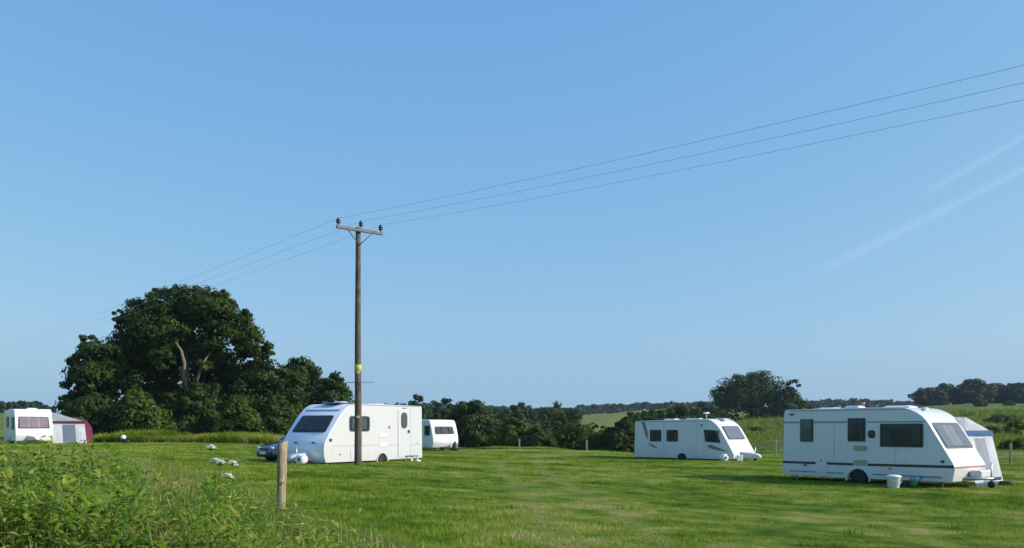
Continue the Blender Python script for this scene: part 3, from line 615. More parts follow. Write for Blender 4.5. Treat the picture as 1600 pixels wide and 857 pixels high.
# nearest caravan, right
A = Van('caravan', 'nearest white caravan at the right of the field, dark stripe low along its shaded side', (9.35, 31), (13.1, 26.5), 2.15, -1,
        [(0, .20, .05), (5.78, .17, .05), (5.86, .62, .03), (5.82, .72, .05), (4.94, 2.15, .35), (4.42, 2.43, .5), (2.6, 2.45, .0), (.08, 2.42, .12)], (2.80, .37, .10))
A.wheels(2.80, .32); A.chassis(.2); A.arch_ring(2.80, .37, .12)
A.window((.74, 1.37, 1.16, 2.06), 'glass_grey', .03); A.window((2.48, 1.40, 3.02, 2.08), 'tinted', .03); A.window((3.58, 1.24, 4.88, 1.90), 'tinted', .04)
A.window((3.16, 1.50, 3.36, 1.71), 'tinted', .08, fr=.02)
A.vent((2.65, 1.07, 3.11, 1.23)); A.vent((2.65, .60, 3.11, .77)); A.locker((1.30, .28, 1.67, .76))
A.decal([(.02, .585), (1.28, .585), (1.28, .665), (.02, .665)], 'stripe'); A.decal([(1.70, .585), (2.63, .585), (2.63, .665), (1.70, .665)], 'stripe')
A.decal([(3.13, .585), (5.84, .60), (5.80, .685), (3.13, .665)], 'stripe')
A.decal([(.03, 1.96), (.68, 1.96), (.68, 2.02), (.03, 2.02)], 'stripe_grey'); A.decal([(1.22, 1.96), (2.42, 1.96), (2.42, 2.02), (1.22, 2.02)], 'stripe_grey')
A.decal([(3.08, 1.97), (4.98, 1.97), (4.92, 2.01), (3.08, 2.01)], 'stripe_grey')
A.decal([(3.3, .30), (5.5, .29), (5.5, .34), (3.3, .35)], 'stripe_grey'); A.decal([(.3, .31), (2.3, .30), (2.3, .34), (.3, .35)], 'stripe_grey')
A.lamp(.9, .55, 'redlens', .12, .05); A.lamp(3.87, .53, 'orange'); A.lamp(5.5, .79, 'blackplastic', .1, .07); A.lamp(.38, 2.26, 'blackplastic', .14, .06)
A.roof_rail(2.375, .3, 4.4)
for x_ in (.02, 1.95, 4.05): A.decal([(x_, .72), (x_ + .012, .72), (x_ + .012, 1.94), (x_, 1.94)], 'stripe_grey')
A.bow_window((5.51, 1.2), (5.06, 1.92), .90, 'clear', ('curtain_blue', 0, .0, .45, 1.0), 1)
bm = bmesh.new(); O, U, V, N, ln = A.front_plane(5.51, 1.2, 5.06, 1.92)
for k in range(24):
    p0 = O + U*(-.36 + .72*k/24) + V*.05 + N*(.036 + .006*math.sin(k)); p1 = O + U*(-.36 + .72*(k+1)/24) + V*.05 + N*(.036 + .006*math.sin(k+1)); q = V*(ln-.1)
    a = [bm.verts.new(p) for p in (p0, p1, p1 + q, p0 + q)]; bm.faces.new(a).smooth = True
bmesh.ops.remove_doubles(bm, verts=bm.verts, dist=.0005); obj('net_curtain', bm, M['curtain'], A.root)
obj('front_stripe', slab([(-1.02, 0), (1.02, 0), (1.02, .045), (-1.02, .045)], Vector((5.862 + A.x0, 0, .60)), (0, 1, 0), (-.04, 0, 1), (1, 0, 0), -.01, .006), M['stripe_red'], A.root)
A.hitch(5.85, .2, None, ln=.9)
obj('gas_locker', bbox((6.02 + A.x0, .35, .40), (.34, .9, .24), .05), M['white'], A.root)
A.skylight(1.15, .1, .62, .6, .08, 2.42); A.skylight(2.1, .0, .6, .5, .11, 2.43); A.skylight(3.6, .1, .9, .6, .09, 2.43); A.skylight(4.6, -.3, .2, .2, .08, 2.36)
obj('vent_cap', lathe([(.07, 0), (.07, .08), (.1, .09), (.09, .12), (.02, .13)], 12, (2.3 + A.x0, .1, 2.53)), M['stripe_red'], A.root)

# middle caravan
B = Van('caravan', 'white caravan with grey swoosh graphics and two small square windows near its rear', (7.0, 51.3), (11.5, 46.8), 2.2, -1,
        [(0, .08, .06), (6.38, .08, .1), (6.48, .34, .15), (6.02, 1.08, .3), (5.52, 1.86, .6), (4.95, 2.24, .5), (2.9, 2.2, .0), (0.05, 2.13, .12)], (3.25, .33, .02))
B.wheels(3.25, .30); B.chassis(.08); B.arch_ring(3.25, .33, .04)
B.window((1.14, 1.02, 1.84, 1.60), 'tinted', .07); B.window((2.27, 1.02, 2.95, 1.60), 'tinted', .07); B.window([(4.76, 1.03), (5.64, .98), (5.42, 1.58), (4.66, 1.62)], 'tinted', .09)
B.decal([(.52, 2.08), (.74, 2.08), (.98, 1.38), (.90, 1.06), (.76, 1.42)]); B.decal([(.97, .85), (1.12, .88), (1.65, .62), (1.35, .64)]); B.decal([(4.8, .78), (5.1, .84), (6.15, .49), (5.45, .56), (5.05, .64)])
B.lamp(4.5, 1.88, 'decal', .12, .12)
for x_ in (2.05, 4.2): B.decal([(x_, .15), (x_ + .012, .15), (x_ + .012, 2.05), (x_, 2.05)], 'stripe_grey', d=.003)
B.locker((3.9, .2, 4.4, .6)); B.lamp(5.9, .34, 'orange'); B.roof_rail(2.09, .2, 4.9)
B.bow_window((5.98, 1.16), (5.58, 1.80), .80, 'clear', ('curtain_blue', .0, 1.0, 2, 2), 1)
B.hitch(6.4, .08, 'white', ln=1.0)
B.skylight(1.7, .2, .8, .6, .10, 2.16); B.skylight(3.2, .2, 1.0, .6, .10, 2.18); B.skylight(5.0, .1, .7, .5, .05, 2.2)
bm = bmesh.new(); tube(bm, [(3.96 + B.x0, .2, 2.15), (3.96 + B.x0, .2, 2.52)], .02, 8); mast = obj('aerial_mast', bm, M['metal'], B.root)
obj('aerial_head', lathe([(.02, 0), (.17, .03), (.19, .06), (.12, .1), (.02, .11)], 18, (3.96 + B.x0, .2, 2.50)), M['whiteplastic'], mast)

# near left caravan
Cv = Van('caravan', 'white caravan behind the pole, long side sunlit, big dark front window in shade', (-4, 40), (-7.1, 34.5), 2.2, 1,
        [(0, .12, .06), (6.40, .10, .04), (6.50, .30, .10), (6.54, .78, .25), (6.20, 1.24, .12), (5.50, 2.02, .4), (4.95, 2.42, .6), (3.0, 2.44, .0), (.04, 2.42, .1)], (2.91, .34, .04), mat='white2')
Cv.body.data.materials[1] = M['nose']  # sky light on the shaded front, put into the colour as bluer, brighter white
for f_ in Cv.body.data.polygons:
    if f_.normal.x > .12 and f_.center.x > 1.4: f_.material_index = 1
Cv.wheels(2.91, .30, 'creamrim'); Cv.chassis(.12); Cv.arch_ring(2.91, .34, .06)
w = Cv.window((3.80, 1.36, 4.98, 1.88), 'clear_dark', .12, fr=.05)
O, U, V, N = Cv.sideplane(); obj('blind', slab([(3.95, 1.4), (4.9, 1.4), (4.9, 1.84), (3.95, 1.84)], O, U, V, N, .019, .026), M['curtain'], w)
dr = Cv.on_side('door', fillet([(.93, .2), (1.80, .2), (1.80, 2.24), (.93, 2.24)], .1), 'white2', .012)
dw = Cv.on_side('window', fillet([(1.17, 1.44), (1.60, 1.44), (1.60, 2.12), (1.17, 2.12)], .2), 'frame', .03, dr); Cv.on_side('handle', [(1.02, 1.24), (1.12, 1.24), (1.12, 1.36), (1.02, 1.36)], 'blackplastic', .05, dr)
Cv.on_side('window_pane', fillet([(1.2, 1.47), (1.57, 1.47), (1.57, 2.09), (1.2, 2.09)], .17), 'glass_grey', .04, dr)
for x in (.90, 1.815): Cv.decal([(x, .2), (x+.014, .2), (x+.014, 2.24), (x, 2.24)], 'stripe_grey')
Cv.decal([(1.2, 2.3), (1.5, 2.3), (1.5, 2.33), (1.2, 2.33)], 'stripe_grey', d=.03)
Cv.vent((2.61, 1.06, 3.09, 1.22), mat='whiteplastic'); Cv.vent((2.61, .66, 3.09, .82), mat='whiteplastic'); Cv.lamp(2.43, 1.48, 'decal', .08, .1)
Cv.decal([(3.15, .735), (6.0, .735), (6.0, .75), (3.15, .75)], 'stripe_grey'); Cv.decal([(.05, .70), (2.5, .715), (2.5, .728), (.05, .713)], 'stripe_grey')
Cv.locker((4.35, .2, 4.95, .6)); Cv.lamp(5.6, .42, 'orange'); Cv.lamp(.4, .8, 'orange', .06, .04); Cv.lamp(6.15, .98, 'blackplastic', .12, .1); Cv.roof_rail(2.385, .2, 5.2)
Cv.bow_window((6.14, 1.32), (5.62, 1.90), .82, 'clear_dark', ('curtain_dark', .0, .15, .45, .8), 1, pfr=.05)
obj('front_rib', slab([(-.9, 0), (.9, 0), (.85, .03), (-.85, .03)], Vector((5.34 + Cv.x0, 0, 2.15)), (0, 1, 0), (-.57, 0, .82), (.82, 0, .57), -.01, .012), M['stripe_grey'], Cv.root)
for y, z in ((-.35, .98), (.55, .98)): obj('grab_handle', bbox((6.50 + Cv.x0, y, z - .1), (.05, .16, .05), .015), M['blackplastic'], Cv.root)
Cv.hitch(6.45, .12, 'white2', ln=.8)
Cv.skylight(4.6, .1, .9, 1.0, .05, 2.435, 'solar'); Cv.skylight(2.2, .2, .7, .6, .06, 2.43); Cv.skylight(4.0, -.2, .5, .5, .10, 2.44)

# small caravan behind it
D = Van('caravan', 'small white caravan at the field edge, half hidden by the one behind the pole', (-8.2, 69.3), (-5.75, 65), 2.05, -1,
        [(0, .2, .06), (4.85, .2, .08), (5.0, .62, .1), (4.95, 1.0, .15), (4.6, 1.85, .3), (4.35, 2.25, .3), (2.5, 2.3, .0), (.05, 2.2, .15)], (2.5, .34, .1), mat='white3')
D.wheels(2.5, .3); D.chassis(.2); D.window((3.55, 1.15, 4.4, 1.8), 'glass', .08); D.window((1.2, 1.15, 2.1, 1.8), 'glass', .08)
D.bow_window((4.86, 1.24), (4.65, 1.74), .74, 'clear_dark', ('curtain', .0, .35, .55, .95), 1, .1); D.hitch(4.95, .2, None, ln=1.0)
O, U, V, N, ln = D.front_plane(5.0, .62, 4.95, 1.0)
obj('hitch_bag', lathe([(.26, 0), (.30, .15), (.2, .42), (.07, .62), (.02, .68)], 14, (5.25 + D.x0, .62, .02)), M['blackplastic'], D.root)

# far left caravan with its awning
E_ = Van('caravan', 'white caravan at the far left edge, wide front window with pink curtains', (-35.2, 62.1), (-32.2, 58.1), 2.2, -1,
        [(0, .2, .06), (4.9, .2, .08), (5.0, .6, .1), (4.93, 1.05, .15), (4.62, 1.95, .3), (4.38, 2.32, .3), (2.5, 2.34, .0), (.05, 2.25, .15)], (2.5, .34, .1), mat='white3')
E_.wheels(2.5, .3); E_.chassis(.2); E_.window((3.5, 1.0, 4.4, 1.75), 'glass', .08); E_.window((1.2, 1.15, 2.1, 1.8), 'glass', .08)
E_.bow_window((4.92, 1.08), (4.68, 1.78), .90, 'clear', ('curtain_pink', .0, 1.0, 2, 2), 3, .06); E_.hitch(4.95, .2, 'white', ln=.9)
E_.skylight(3.9, 0, .6, .6, .08, 2.32)

def cloth(bm, a, b, c, d, nu=14, nv=10, sag=.03, puff=(0, 0, 0)):
    """quad a b c d as a slightly slack sheet"""
    a, b, c, d, puff = map(Vector, (a, b, c, d, puff)); g = []
    for j in range(nv+1):
        row = []
        for i in range(nu+1):
            u, v = i/nu, j/nv; p = a.lerp(b, u).lerp(d.lerp(c, u), v); w = math.sin(math.pi*u) * math.sin(math.pi*v)
            p = p + puff * w + puff * (.3 * math.sin(u*19 + v*5) * w); row.append(bm.verts.new(p))
        g.append(row)
    for j in range(nv):
        for i in range(nu): bm.faces.new((g[j][i], g[j][i+1], g[j+1][i+1], g[j+1][i])).smooth = True
    return bm
def thick(bm, t=.012):
    r = bmesh.ops.solidify(bm, geom=list(bm.faces), thickness=t); return bm
def awning(van, label, x0, x1, out, zin, zout, mats, lean, splay=.12):
    """porch awning on the far side of a caravan; local x along the van, y outward"""
    s = -van.side; root = empty('awning', van.root.location, label, 'awning', None, van.root.rotation_euler.z)
    X0, X1 = x0 + van.x0, x1 + van.x0; yi = s * (van.W/2 + .01); yo = s * (van.W/2 + out); zf = -.04
    wall, gable, roof, band, glass = mats
    ft = X1 - lean; yo2 = yo + s * splay
    bm = cloth(bmesh.new(), (X0, yi, zin), (ft, yi, zin), (ft, yo, zout), (X0, yo, zout), puff=(0, 0, -.04)); obj('roof_panel', thick(bm), M[roof], root)
    bm = cloth(bmesh.new(), (ft, yi, zout), (ft, yo, zout), (ft, yi + (yo-yi)*.02, zin), (ft, yi, zin), puff=(.02, 0, 0)); obj('gable_panel', thick(bm), M[gable], root)
    def fp(u, v):   # front wall
        return Vector((ft, yi, zout)).lerp(Vector((ft, yo, zout)), u).lerp(Vector((X1, yi, zf)).lerp(Vector((X1, yo2, zf)), u), v)
    for u0, u1 in ((0, .3), (.7, 1)): obj('front_panel', thick(cloth(bmesh.new(), fp(u0, 0), fp(u1, 0), fp(u1, 1), fp(u0, 1), puff=(.03, 0, 0))), M[wall], root)
    obj('front_panel', thick(cloth(bmesh.new(), fp(.3, 0), fp(.7, 0), fp(.7, .14), fp(.3, .14))), M[wall], root)
    obj('window_panel', thick(cloth(bmesh.new(), fp(.3, .14), fp(.7, .14), fp(.7, .94), fp(.3, .94), puff=(.02, 0, 0))), M[glass], root)
    obj('hem', thick(cloth(bmesh.new(), fp(.0, .94) + Vector((.01, 0, 0)), fp(1, .94) + Vector((.01, 0, 0)), fp(1, 1) + Vector((.02, 0, 0)), fp(0, 1) + Vector((.02, 0, 0)))), M[band], root)
    obj('side_panel', thick(cloth(bmesh.new(), (X0, yo, zout), (ft, yo, zout), (X1, yo2, zf), (X0, yo2, zf), puff=(0, s*.03, 0))), M[wall], root)
    obj('back_panel', thick(cloth(bmesh.new(), (X0, yi, zin), (X0, yo, zout), (X0, yo2, zf), (X0, yi, zf))), M[wall], root)
    e = .03
    bm = cloth(bmesh.new(), (ft + e, yi, zout + .01), (ft + e, yo + s*e, zout + .01), (ft + e + .06, yo + s*e, zout - .14), (ft + e + .06, yi, zout - .14), nv=4, puff=(.02, 0, 0)); obj('valance', thick(bm), M[band], root)
    bm = cloth(bmesh.new(), (X0, yo + s*e, zout + .01), (ft + e, yo + s*e, zout + .01), (ft + e, yo + s*(e+.03), zout - .16), (X0, yo + s*(e+.03), zout - .16), nv=4); obj('valance', thick(bm), M[band], root)
    bm = bmesh.new(); tube(bm, [fp(1, 0) - Vector((.03, s*.03, 0)), fp(1, 1) - Vector((.03, s*.03, 0))], .014, 6); obj('tent_pole', bm, M['metal'], root)
    for k in range(3):
        q = fp(k/2, 1); bm = bmesh.new(); tube(bm, [q, q + Vector((.12, 0, .0)), q + Vector((.16, 0, -.1))], .008, 5); obj('tent_peg', bm, M['metal'], root)
    return root
awning(A, 'pale porch awning with a blue eave on the far side of the nearest caravan', 2.9, 5.55, 2.0, 2.15, 1.70, ('awn_white', 'awn_white', 'awn_white', 'awn_blue', 'awn_film'), .36)
awn = awning(E_, 'white awning with maroon trim beside the far left caravan, blue grey window in front', 2.0, 4.8, 2.0, 2.12, 1.52, ('awn_white', 'awn_grey', 'awn_grey', 'maroon', 'awn_glass'), .25)
yb = (E_.W/2 + 2.1)
prof = [(yb, -.02), (yb + .66, -.02), (yb + .58, 1.1), (yb + .25, 1.58), (yb - .6, 1.86), (yb - .6, 1.5), (yb, 1.5)]
bm = bmesh.new(); a = [bm.verts.new((1.15, y, z)) for y, z in fillet(prof, .15, 4)]; f = bm.faces.new(a); r = bmesh.ops.extrude_face_region(bm, geom=[f])
for g in r['geom']:
    if isinstance(g, bmesh.types.BMVert): g.co.x = -.7
bmesh.ops.recalc_face_normals(bm, faces=bm.faces)
obj('annex', bm, M['maroon'], awn)

# ------------------------------------------------------------------ car behind the near left caravan
def car():
    h = Vector((-.72, -.69)).normalized(); c = Vector((-9.68, 41.85)); root = empty('parked_car', (c.x, c.y, gz(c.x, c.y) - .02), 'dark blue car with its nose out behind the shaded front of the near left caravan', 'car', None, math.atan2(h.y, h.x))
    lower = [(-2.0, .25, .05), (2.05, .22, .08), (2.12, .5, .1), (2.02, .70, .12), (1.0, .93, .1), (-1.85, .98, .12), (-2.05, .6, .1)]
    poly = fillet([(x, z) for x, z, _ in lower], [r for *_, r in lower], 4)
    bm = prism(poly, -.84, .84, .07, 3)
    for v in bm.verts:
        t = max(0, (v.co.x - 1.3) / .85); v.co.y *= 1 - .16 * t * t; v.co.y *= 1 - .04 * max(0, v.co.z - .6) / .3
    obj('body', bm, M['carpaint'], root)
    cab = fillet([(1.0, .92), (.25, 1.40), (-1.2, 1.43), (-1.8, .97)], [.05, .25, .25, .1], 4)
    bm = prism(cab, -.76, .76, .06, 3)
    for v in bm.verts: v.co.y *= 1 - .18 * max(0, (v.co.z - .92) / .5)
    obj('cabin', bm, M['carpaint'], root)
    ws = bmesh.new(); q = [(.98, .62, .97), (.98, -.62, .97), (.33, -.53, 1.37), (.33, .53, 1.37)]; N = Vector((.5, 0, .86))
    vs = [ws.verts.new(Vector(p) + N*.03) for p in q]; ws.faces.new(vs); bmesh.ops.solidify(ws, geom=list(ws.faces), thickness=.012); obj('windscreen', ws, M['glass'], root)
    for sg in (-1, 1):
        ws = bmesh.new(); q = [(.75, .765, 1.0), (.2, .69, 1.35), (-1.1, .69, 1.37), (-1.5, .765, 1.02)]
        vs = [ws.verts.new((x, sg*y, z)) for x, y, z in q]; ws.faces.new(vs); bmesh.ops.solidify(ws, geom=list(ws.faces), thickness=.012); obj('side_window', ws, M['glass'], root)
        obj('headlight', bbox((1.93, sg*.60, .63), (.26, .28, .13), .04), M['lamp'], root)
        obj('mirror', bbox((.72, sg*.93, 1.0), (.1, .18, .12), .03), M['carpaint'], root)
        for x in (1.32, -1.28):
            w = obj('wheel', lathe([(.19, -.09), (.29, -.1), (.31, -.07), (.31, .07), (.29, .1), (.19, .09)], 22, (x, sg*.73, .31), 'Y'), M['rubber'], root)
            obj('rim', lathe([(.05, -.09), (.18, -.1), (.2, -.06), (.2, .06), (.18, .1), (.05, .09)], 16, (x, sg*.73, .31), 'Y'), M['darkrim'], w)
            th = np.linspace(0, math.pi, 12); ring = bmesh.new()
            arc = [(x + .37*math.cos(a), .31 + .37*math.sin(a)) for a in th]; ya = sg*.835
            v0 = [ring.verts.new((px_, ya, pz_)) for px_, pz_ in arc]; v1 = [ring.verts.new((px_, ya + sg*.02, pz_)) for px_, pz_ in arc]
            ring.faces.new(v0[::-1]); ring.faces.new(v1)
            for i in range(11): ring.faces.new((v0[i], v0[i+1], v1[i+1], v1[i]))
            bmesh.ops.recalc_face_normals(ring, faces=ring.faces); obj('wheel_arch', ring, M['blackplastic'], root)
    obj('bumper', bbox((2.06, 0, .36), (.14, 1.3, .16), .04), M['blackplastic'], root); obj('grille', bbox((2.10, 0, .58), (.05, .7, .12), .02), M['blackplastic'], root)
    obj('number_plate', bbox((2.145, 0, .42), (.02, .52, .12), .005), M['plate'], root)
car()

# ------------------------------------------------------------------ things beside the caravans
def place(name, px, Y, label, cat, group=None, rz=0.0):
    x = (px - 800) / FPX * Y; return empty(name, (x, Y, gz(x, Y) - .01), label, cat, group, rz)
g = place('gas_bottle', 449, 37.6, 'red gas bottle between the dark car and the nose of the near left caravan', 'gas bottle')
obj('bottle_body', lathe([(.12, 0), (.155, .04), (.155, .46), (.12, .55), (.05, .59), (.03, .6)], 20), M['redgas'], g)
obj('collar', lathe([(.09, .56), (.1, .57), (.1, .66), (.09, .67)], 16), M['redgas'], g); obj('valve', bbox((0, 0, .63), (.05, .05, .08), .01), M['metal'], g)
def barrel(px, Y, label, r=.2, ln=.42, rz=0.5):
    g = place('water_barrel', px, Y, label, 'water barrel', 'water barrels by the caravans', rz)
    obj('drum', lathe([(.05, -ln/2), (r*.8, -ln/2), (r, -ln/2+.06), (r*.97, -.04), (r, 0), (r*.97, .04), (r, ln/2-.06), (r*.8, ln/2), (.05, ln/2)], 24, (0, 0, r), 'Y'), M['whiteplastic'], g)
    obj('cap', lathe([(.05, -.02), (.055, .02), (.03, .03)], 14, (0, -ln/2 - .02, r), 'Y'), M['blackplastic'], g)
    bm = bmesh.new(); tube(bm, [(-r*.2, -ln/2-.04, r), (0, -ln/2-.06, r+.35*r), (r*.7, -ln/2-.05, r*1.7), (r*.9, -ln/2, r*1.95)], .012, 6); obj('handle', bm, M['blackplastic'], g)
barrel(471, 34.3, 'white water barrel under the nose of the caravan behind the pole', rz=-.2)
barrel(1131, 46.2, 'white water barrel lying under the front corner of the middle caravan', .19, .4, .3)
g = place('jerry_can', 1156, 46.3, 'small white jerry can below the front of the middle caravan', 'jerry can')
obj('can_body', bbox((0, 0, .17), (.3, .16, .32), .04), M['whiteplastic'], g); obj('can_spout', lathe([(.03, 0), (.03, .06)], 10, (.08, 0, .32)), M['blackplastic'], g)
g = place('waste_bucket', 1396, 26.9, 'white lidded bucket standing in front of the side of the nearest caravan', 'bucket')
obj('bucket_body', lathe([(.15, 0), (.165, .02), (.20, .3), (.21, .31), (.21, .33)], 24), M['whiteplastic'], g)
obj('lid', lathe([(.225, .325), (.23, .34), (.225, .37), (.12, .40), (.03, .405)], 24), M['whiteplastic'], g)
bm = bmesh.new(); tube(bm, [(.215, 0, .31), (.22, -.1, .22), (.12, -.21, .16), (-.12, -.21, .16), (-.22, -.1, .22), (-.215, 0, .31)], .007, 6); obj('handle', bm, M['metal'], g)
g = place('watering_can', 1427, 26.9, 'green watering can beside the white bucket under the nearest caravan', 'watering can', rz=.4)
obj('can_body', lathe([(.10, 0), (.115, .01), (.10, .24), (.09, .26), (.07, .265)], 20), M['greenplastic'], g)
bm = bmesh.new(); tube(bm, [(.09, 0, .06), (.2, 0, .16), (.31, 0, .3)], [.025, .018, .014], 8); tube(bm, [(.30, 0, .29), (.34, 0, .33)], [.015, .04], 10); obj('spout', bm, M['greenplastic'], g)
bm = bmesh.new(); tube(bm, [(.05, 0, .26), (.0, 0, .34), (-.12, 0, .32), (-.17, 0, .2), (-.11, 0, .07)], .012, 7); obj('handle', bm, M['greenplastic'], g)
g = place('plastic_crate', 1414, 27.1, 'low black crate between the white bucket and the green watering can', 'crate', rz=.2)
for dx, dy, sx, sy in ((0, .14, .3, .015), (0, -.14, .3, .015), (.15, 0, .015, .28), (-.15, 0, .015, .28)): obj('side', bbox((dx, dy, .11), (sx - .02 if sx > .1 else sx, sy, .22), .005), M['blackplastic'], g)
obj('bottom', bbox((0, 0, .012), (.28, .26, .02), .0), M['blackplastic'], g)
g = place('spare_wheel', 1573, 28.6, 'black wheel lying on the grass at the outer foot of the pale awning', 'wheel')
obj('tyre', lathe([(.12, .0), (.2, .0), (.22, .04), (.22, .1), (.2, .14), (.12, .14)], 22), M['rubber'], g); obj('rim', lathe([(.03, .05), (.11, .04), (.12, .1), (.03, .11)], 16), M['rim'], g)
x, y = -4 + 3.1*-.22 + .87*.5, 40 - 5.5*.22 - .49*.5
g = empty('doorstep', (x - .05, y - .1, gz(x, y) - .01), 'low step with a dark tread below the sunlit caravan door', 'step', None, Cv.root.rotation_euler.z)
obj('tread', bbox((0, 0, .22), (.52, .34, .04), .01), M['blackplastic'], g)
for sx in (-.22, .22):
    for sy in (-.13, .13): obj('leg', bbox((sx, sy, .10), (.05, .04, .20), .005), M['whiteplastic'], g)
g = place('dog_bowl', 653, 37.6, 'small white bowl on the grass right of the caravan doorstep', 'bowl')
obj('bowl', lathe([(.09, 0), (.12, .01), (.10, .08), (.085, .08), (.07, .03)], 18), M['whiteplastic'], g)
g = place('storage_box', 194, 62, 'low dark storage box on the grass in front of the tree line at left', 'box')
obj('box_body', bbox((0, 0, .14), (.62, .36, .26), .03), M['blackplastic'], g); obj('lid', bbox((0, 0, .29), (.66, .40, .04), .015), M['blackplastic'], g)
bm = bmesh.new(); bmesh.ops.create_icosphere(bm, subdivisions=3, radius=.17)
for v in bm.verts: v.co += Vector((math.sin(v.co.y*23)*.012, math.sin(v.co.z*31)*.012, 0)); v.co.z *= .95; v.co.z = max(v.co.z, -.13)
for f in bm.faces: f.smooth = True
o = obj('carrier_bag', bm, M['whiteplastic']); o.location = (g.location.x - .06, 62, g.location.z + .44); tag(o, 'stuffed white bag lying on top of the low dark box', 'bag')

# ------------------------------------------------------------------ pole, wires, posts
PX, PY = -5.5, 32.0; pz = gz(PX, PY); ZT = 8.78
pole = empty('electricity_pole', (PX, PY, pz), 'tall timber electricity pole with a crossarm standing in front of the near left caravan', 'pole')
bm = bmesh.new(); hs = np.linspace(-.3, ZT - pz, 14); tube(bm, [(math.sin(h)*.006, 0, h) for h in hs], [.135 - .0055*h for h in hs], 16); obj('post', bm, M['pole'], pole)
ax = Vector((.77, .63, 0)).normalized(); HA = .875
za = ZT - pz - .12
rotm = Matrix.Rotation(math.atan2(ax.y, ax.x), 3, 'Z')
off = Vector((ax.y, -ax.x, 0)) * .13
obj('crossarm', bbox(off + Vector((0, 0, za)), (HA*2 + .1, .09, .11), .012, rotm), M['arm'], pole)
for sg in (-1, 1):
    bm = bmesh.new(); tube(bm, [off*1.15 + ax*sg*.5 + Vector((0, 0, za-.04)), off*.9 + Vector((0, 0, za - .52))], .018, 6); obj('brace', bm, M['arm'], pole)
tips = []
for k, (t, zz) in enumerate(((-HA + .02, .06), (.0, .10), (HA - .02, .06))):
    p = ax*t + (off if k != 1 else Vector((0, 0, 0))) + Vector((0, 0, za + zz))
    if k == 1: p = Vector((ax.x*.12, ax.y*.12, za + .12))
    ins = obj('insulator', lathe([(.02, 0), (.02, .06), (.075, .07), (.085, .10), (.05, .12), (.08, .14), (.085, .17), (.05, .19), (.06, .22), (.04, .25), (.02, .26)], 14, p), M['insul'], pole)
    tips.append(Vector((PX, PY, pz)) + p + Vector((0, 0, .24)))
obj('warning_plate', lathe([(.124, 3.30), (.127, 3.301), (.127, 3.58), (.124, 3.581)], 20), M['yellow'], pole)
obj('number_tag', bbox((.03, -.125, 3.30), (.1, .02, .1), .003), M['palesign'], pole)
bm = bmesh.new(); tube(bm, [(-.42, -.1, 2.93), (.0, -.14, 2.96), (.58, -.12, 2.95)], .012, 6); tube(bm, [(-.42, -.1, 2.93), (-.52, -.08, 2.80)], .01, 6); obj('climbing_guard', bm, M['arm'], pole)
obj('cable_guard', bbox((.0, -.125, .55), (.07, .05, 1.1), .01), M['arm'], pole); obj('small_plate', bbox((.02, -.13, 1.72), (.1, .02, .08), .003), M['palesign'], pole)
wd = Vector((-.63, .77, 0))
labs = ['power line from the left end of the crossarm', 'power line from the middle of the crossarm', 'power line from the right end of the crossarm']
for k, tp in enumerate(tips):
    # both spans of one line meet on its insulator: one wire
    pts = []
    for t in np.linspace(-100, 0, 40)[:-1]:
        u = -t / 100; pts.append(tp - wd * (-t) + Vector((0, 0, -1.6 * u - 7.4*u*(1-u))))
    for t in np.linspace(0, 85, 36):
        u = t / 85; pts.append(tp + wd * t + Vector((0, 0, .1*u - 4*.35*u*(1-u))))
    bm = bmesh.new(); tube(bm, pts, .0045, 5); tag(obj('power_line', bm, M['wire']), labs[k], 'wire', 'overhead power lines')

p = at(440, 790, 10.0); zg = gz(p.x, 10)
bm = bmesh.new(); rs = random.Random(3); hs = np.linspace(-.3, 1.44 - zg, 15)
tube(bm, [(.03*(h/1.2) - .02 + rs.uniform(-.003, .003), 0, h) for h in hs[::-1]][::-1], [.052 + rs.uniform(-.003, .003) for _ in hs], 14)
for v in bm.verts:
    a = math.atan2(v.co.y, v.co.x); k = 1 + .07*math.sin(a*3 + v.co.z*2); v.co.x *= k; v.co.y *= k
    if v.co.z > 1.40 - zg: v.co.z += v.co.x * .35
o = obj('fence_post', bm, M['post']); o.location = (p.x, 10, zg); tag(o, 'round weathered timber post standing among the weeds in front of the dark car', 'post')
bm_nail = bbox((0.035, -.052, .72), (.012, .012, .03), 0); obj('staple', bm_nail, M['metal'], o)

fence = empty('stock_fence', (6.1, 75, gz(6.1, 75)), 'post and wire fence along the far edge of the field', 'fence')
fx = [(.62, 76), (6.25, 75), (10.8, 70.5), (14.6, 66.5), (18.25, 62), (21.5, 56), (24, 51), (25.6, 46), (27, 40)]
b0 = Vector(fence.location); tops = []
for i, (x, y) in enumerate(fx):
    g0 = gz(x, y); hgt = .95 if i < 2 else 1.15; m = bbox(Vector((x, y, g0 + hgt/2 - .05)) - b0, (.14 if i < 2 else .11, .12, hgt + .1), .02); obj('post', m, M['post'], fence); tops.append(Vector((x, y - .07, g0)) - b0)
for hh in (.35, .6, .82, 1.0)[:3]:
    bm = bmesh.new(); tube(bm, [t + Vector((0, 0, hh)) for t in tops[3:]], .008, 4); obj('wire', bm, M['fencewire'], fence)

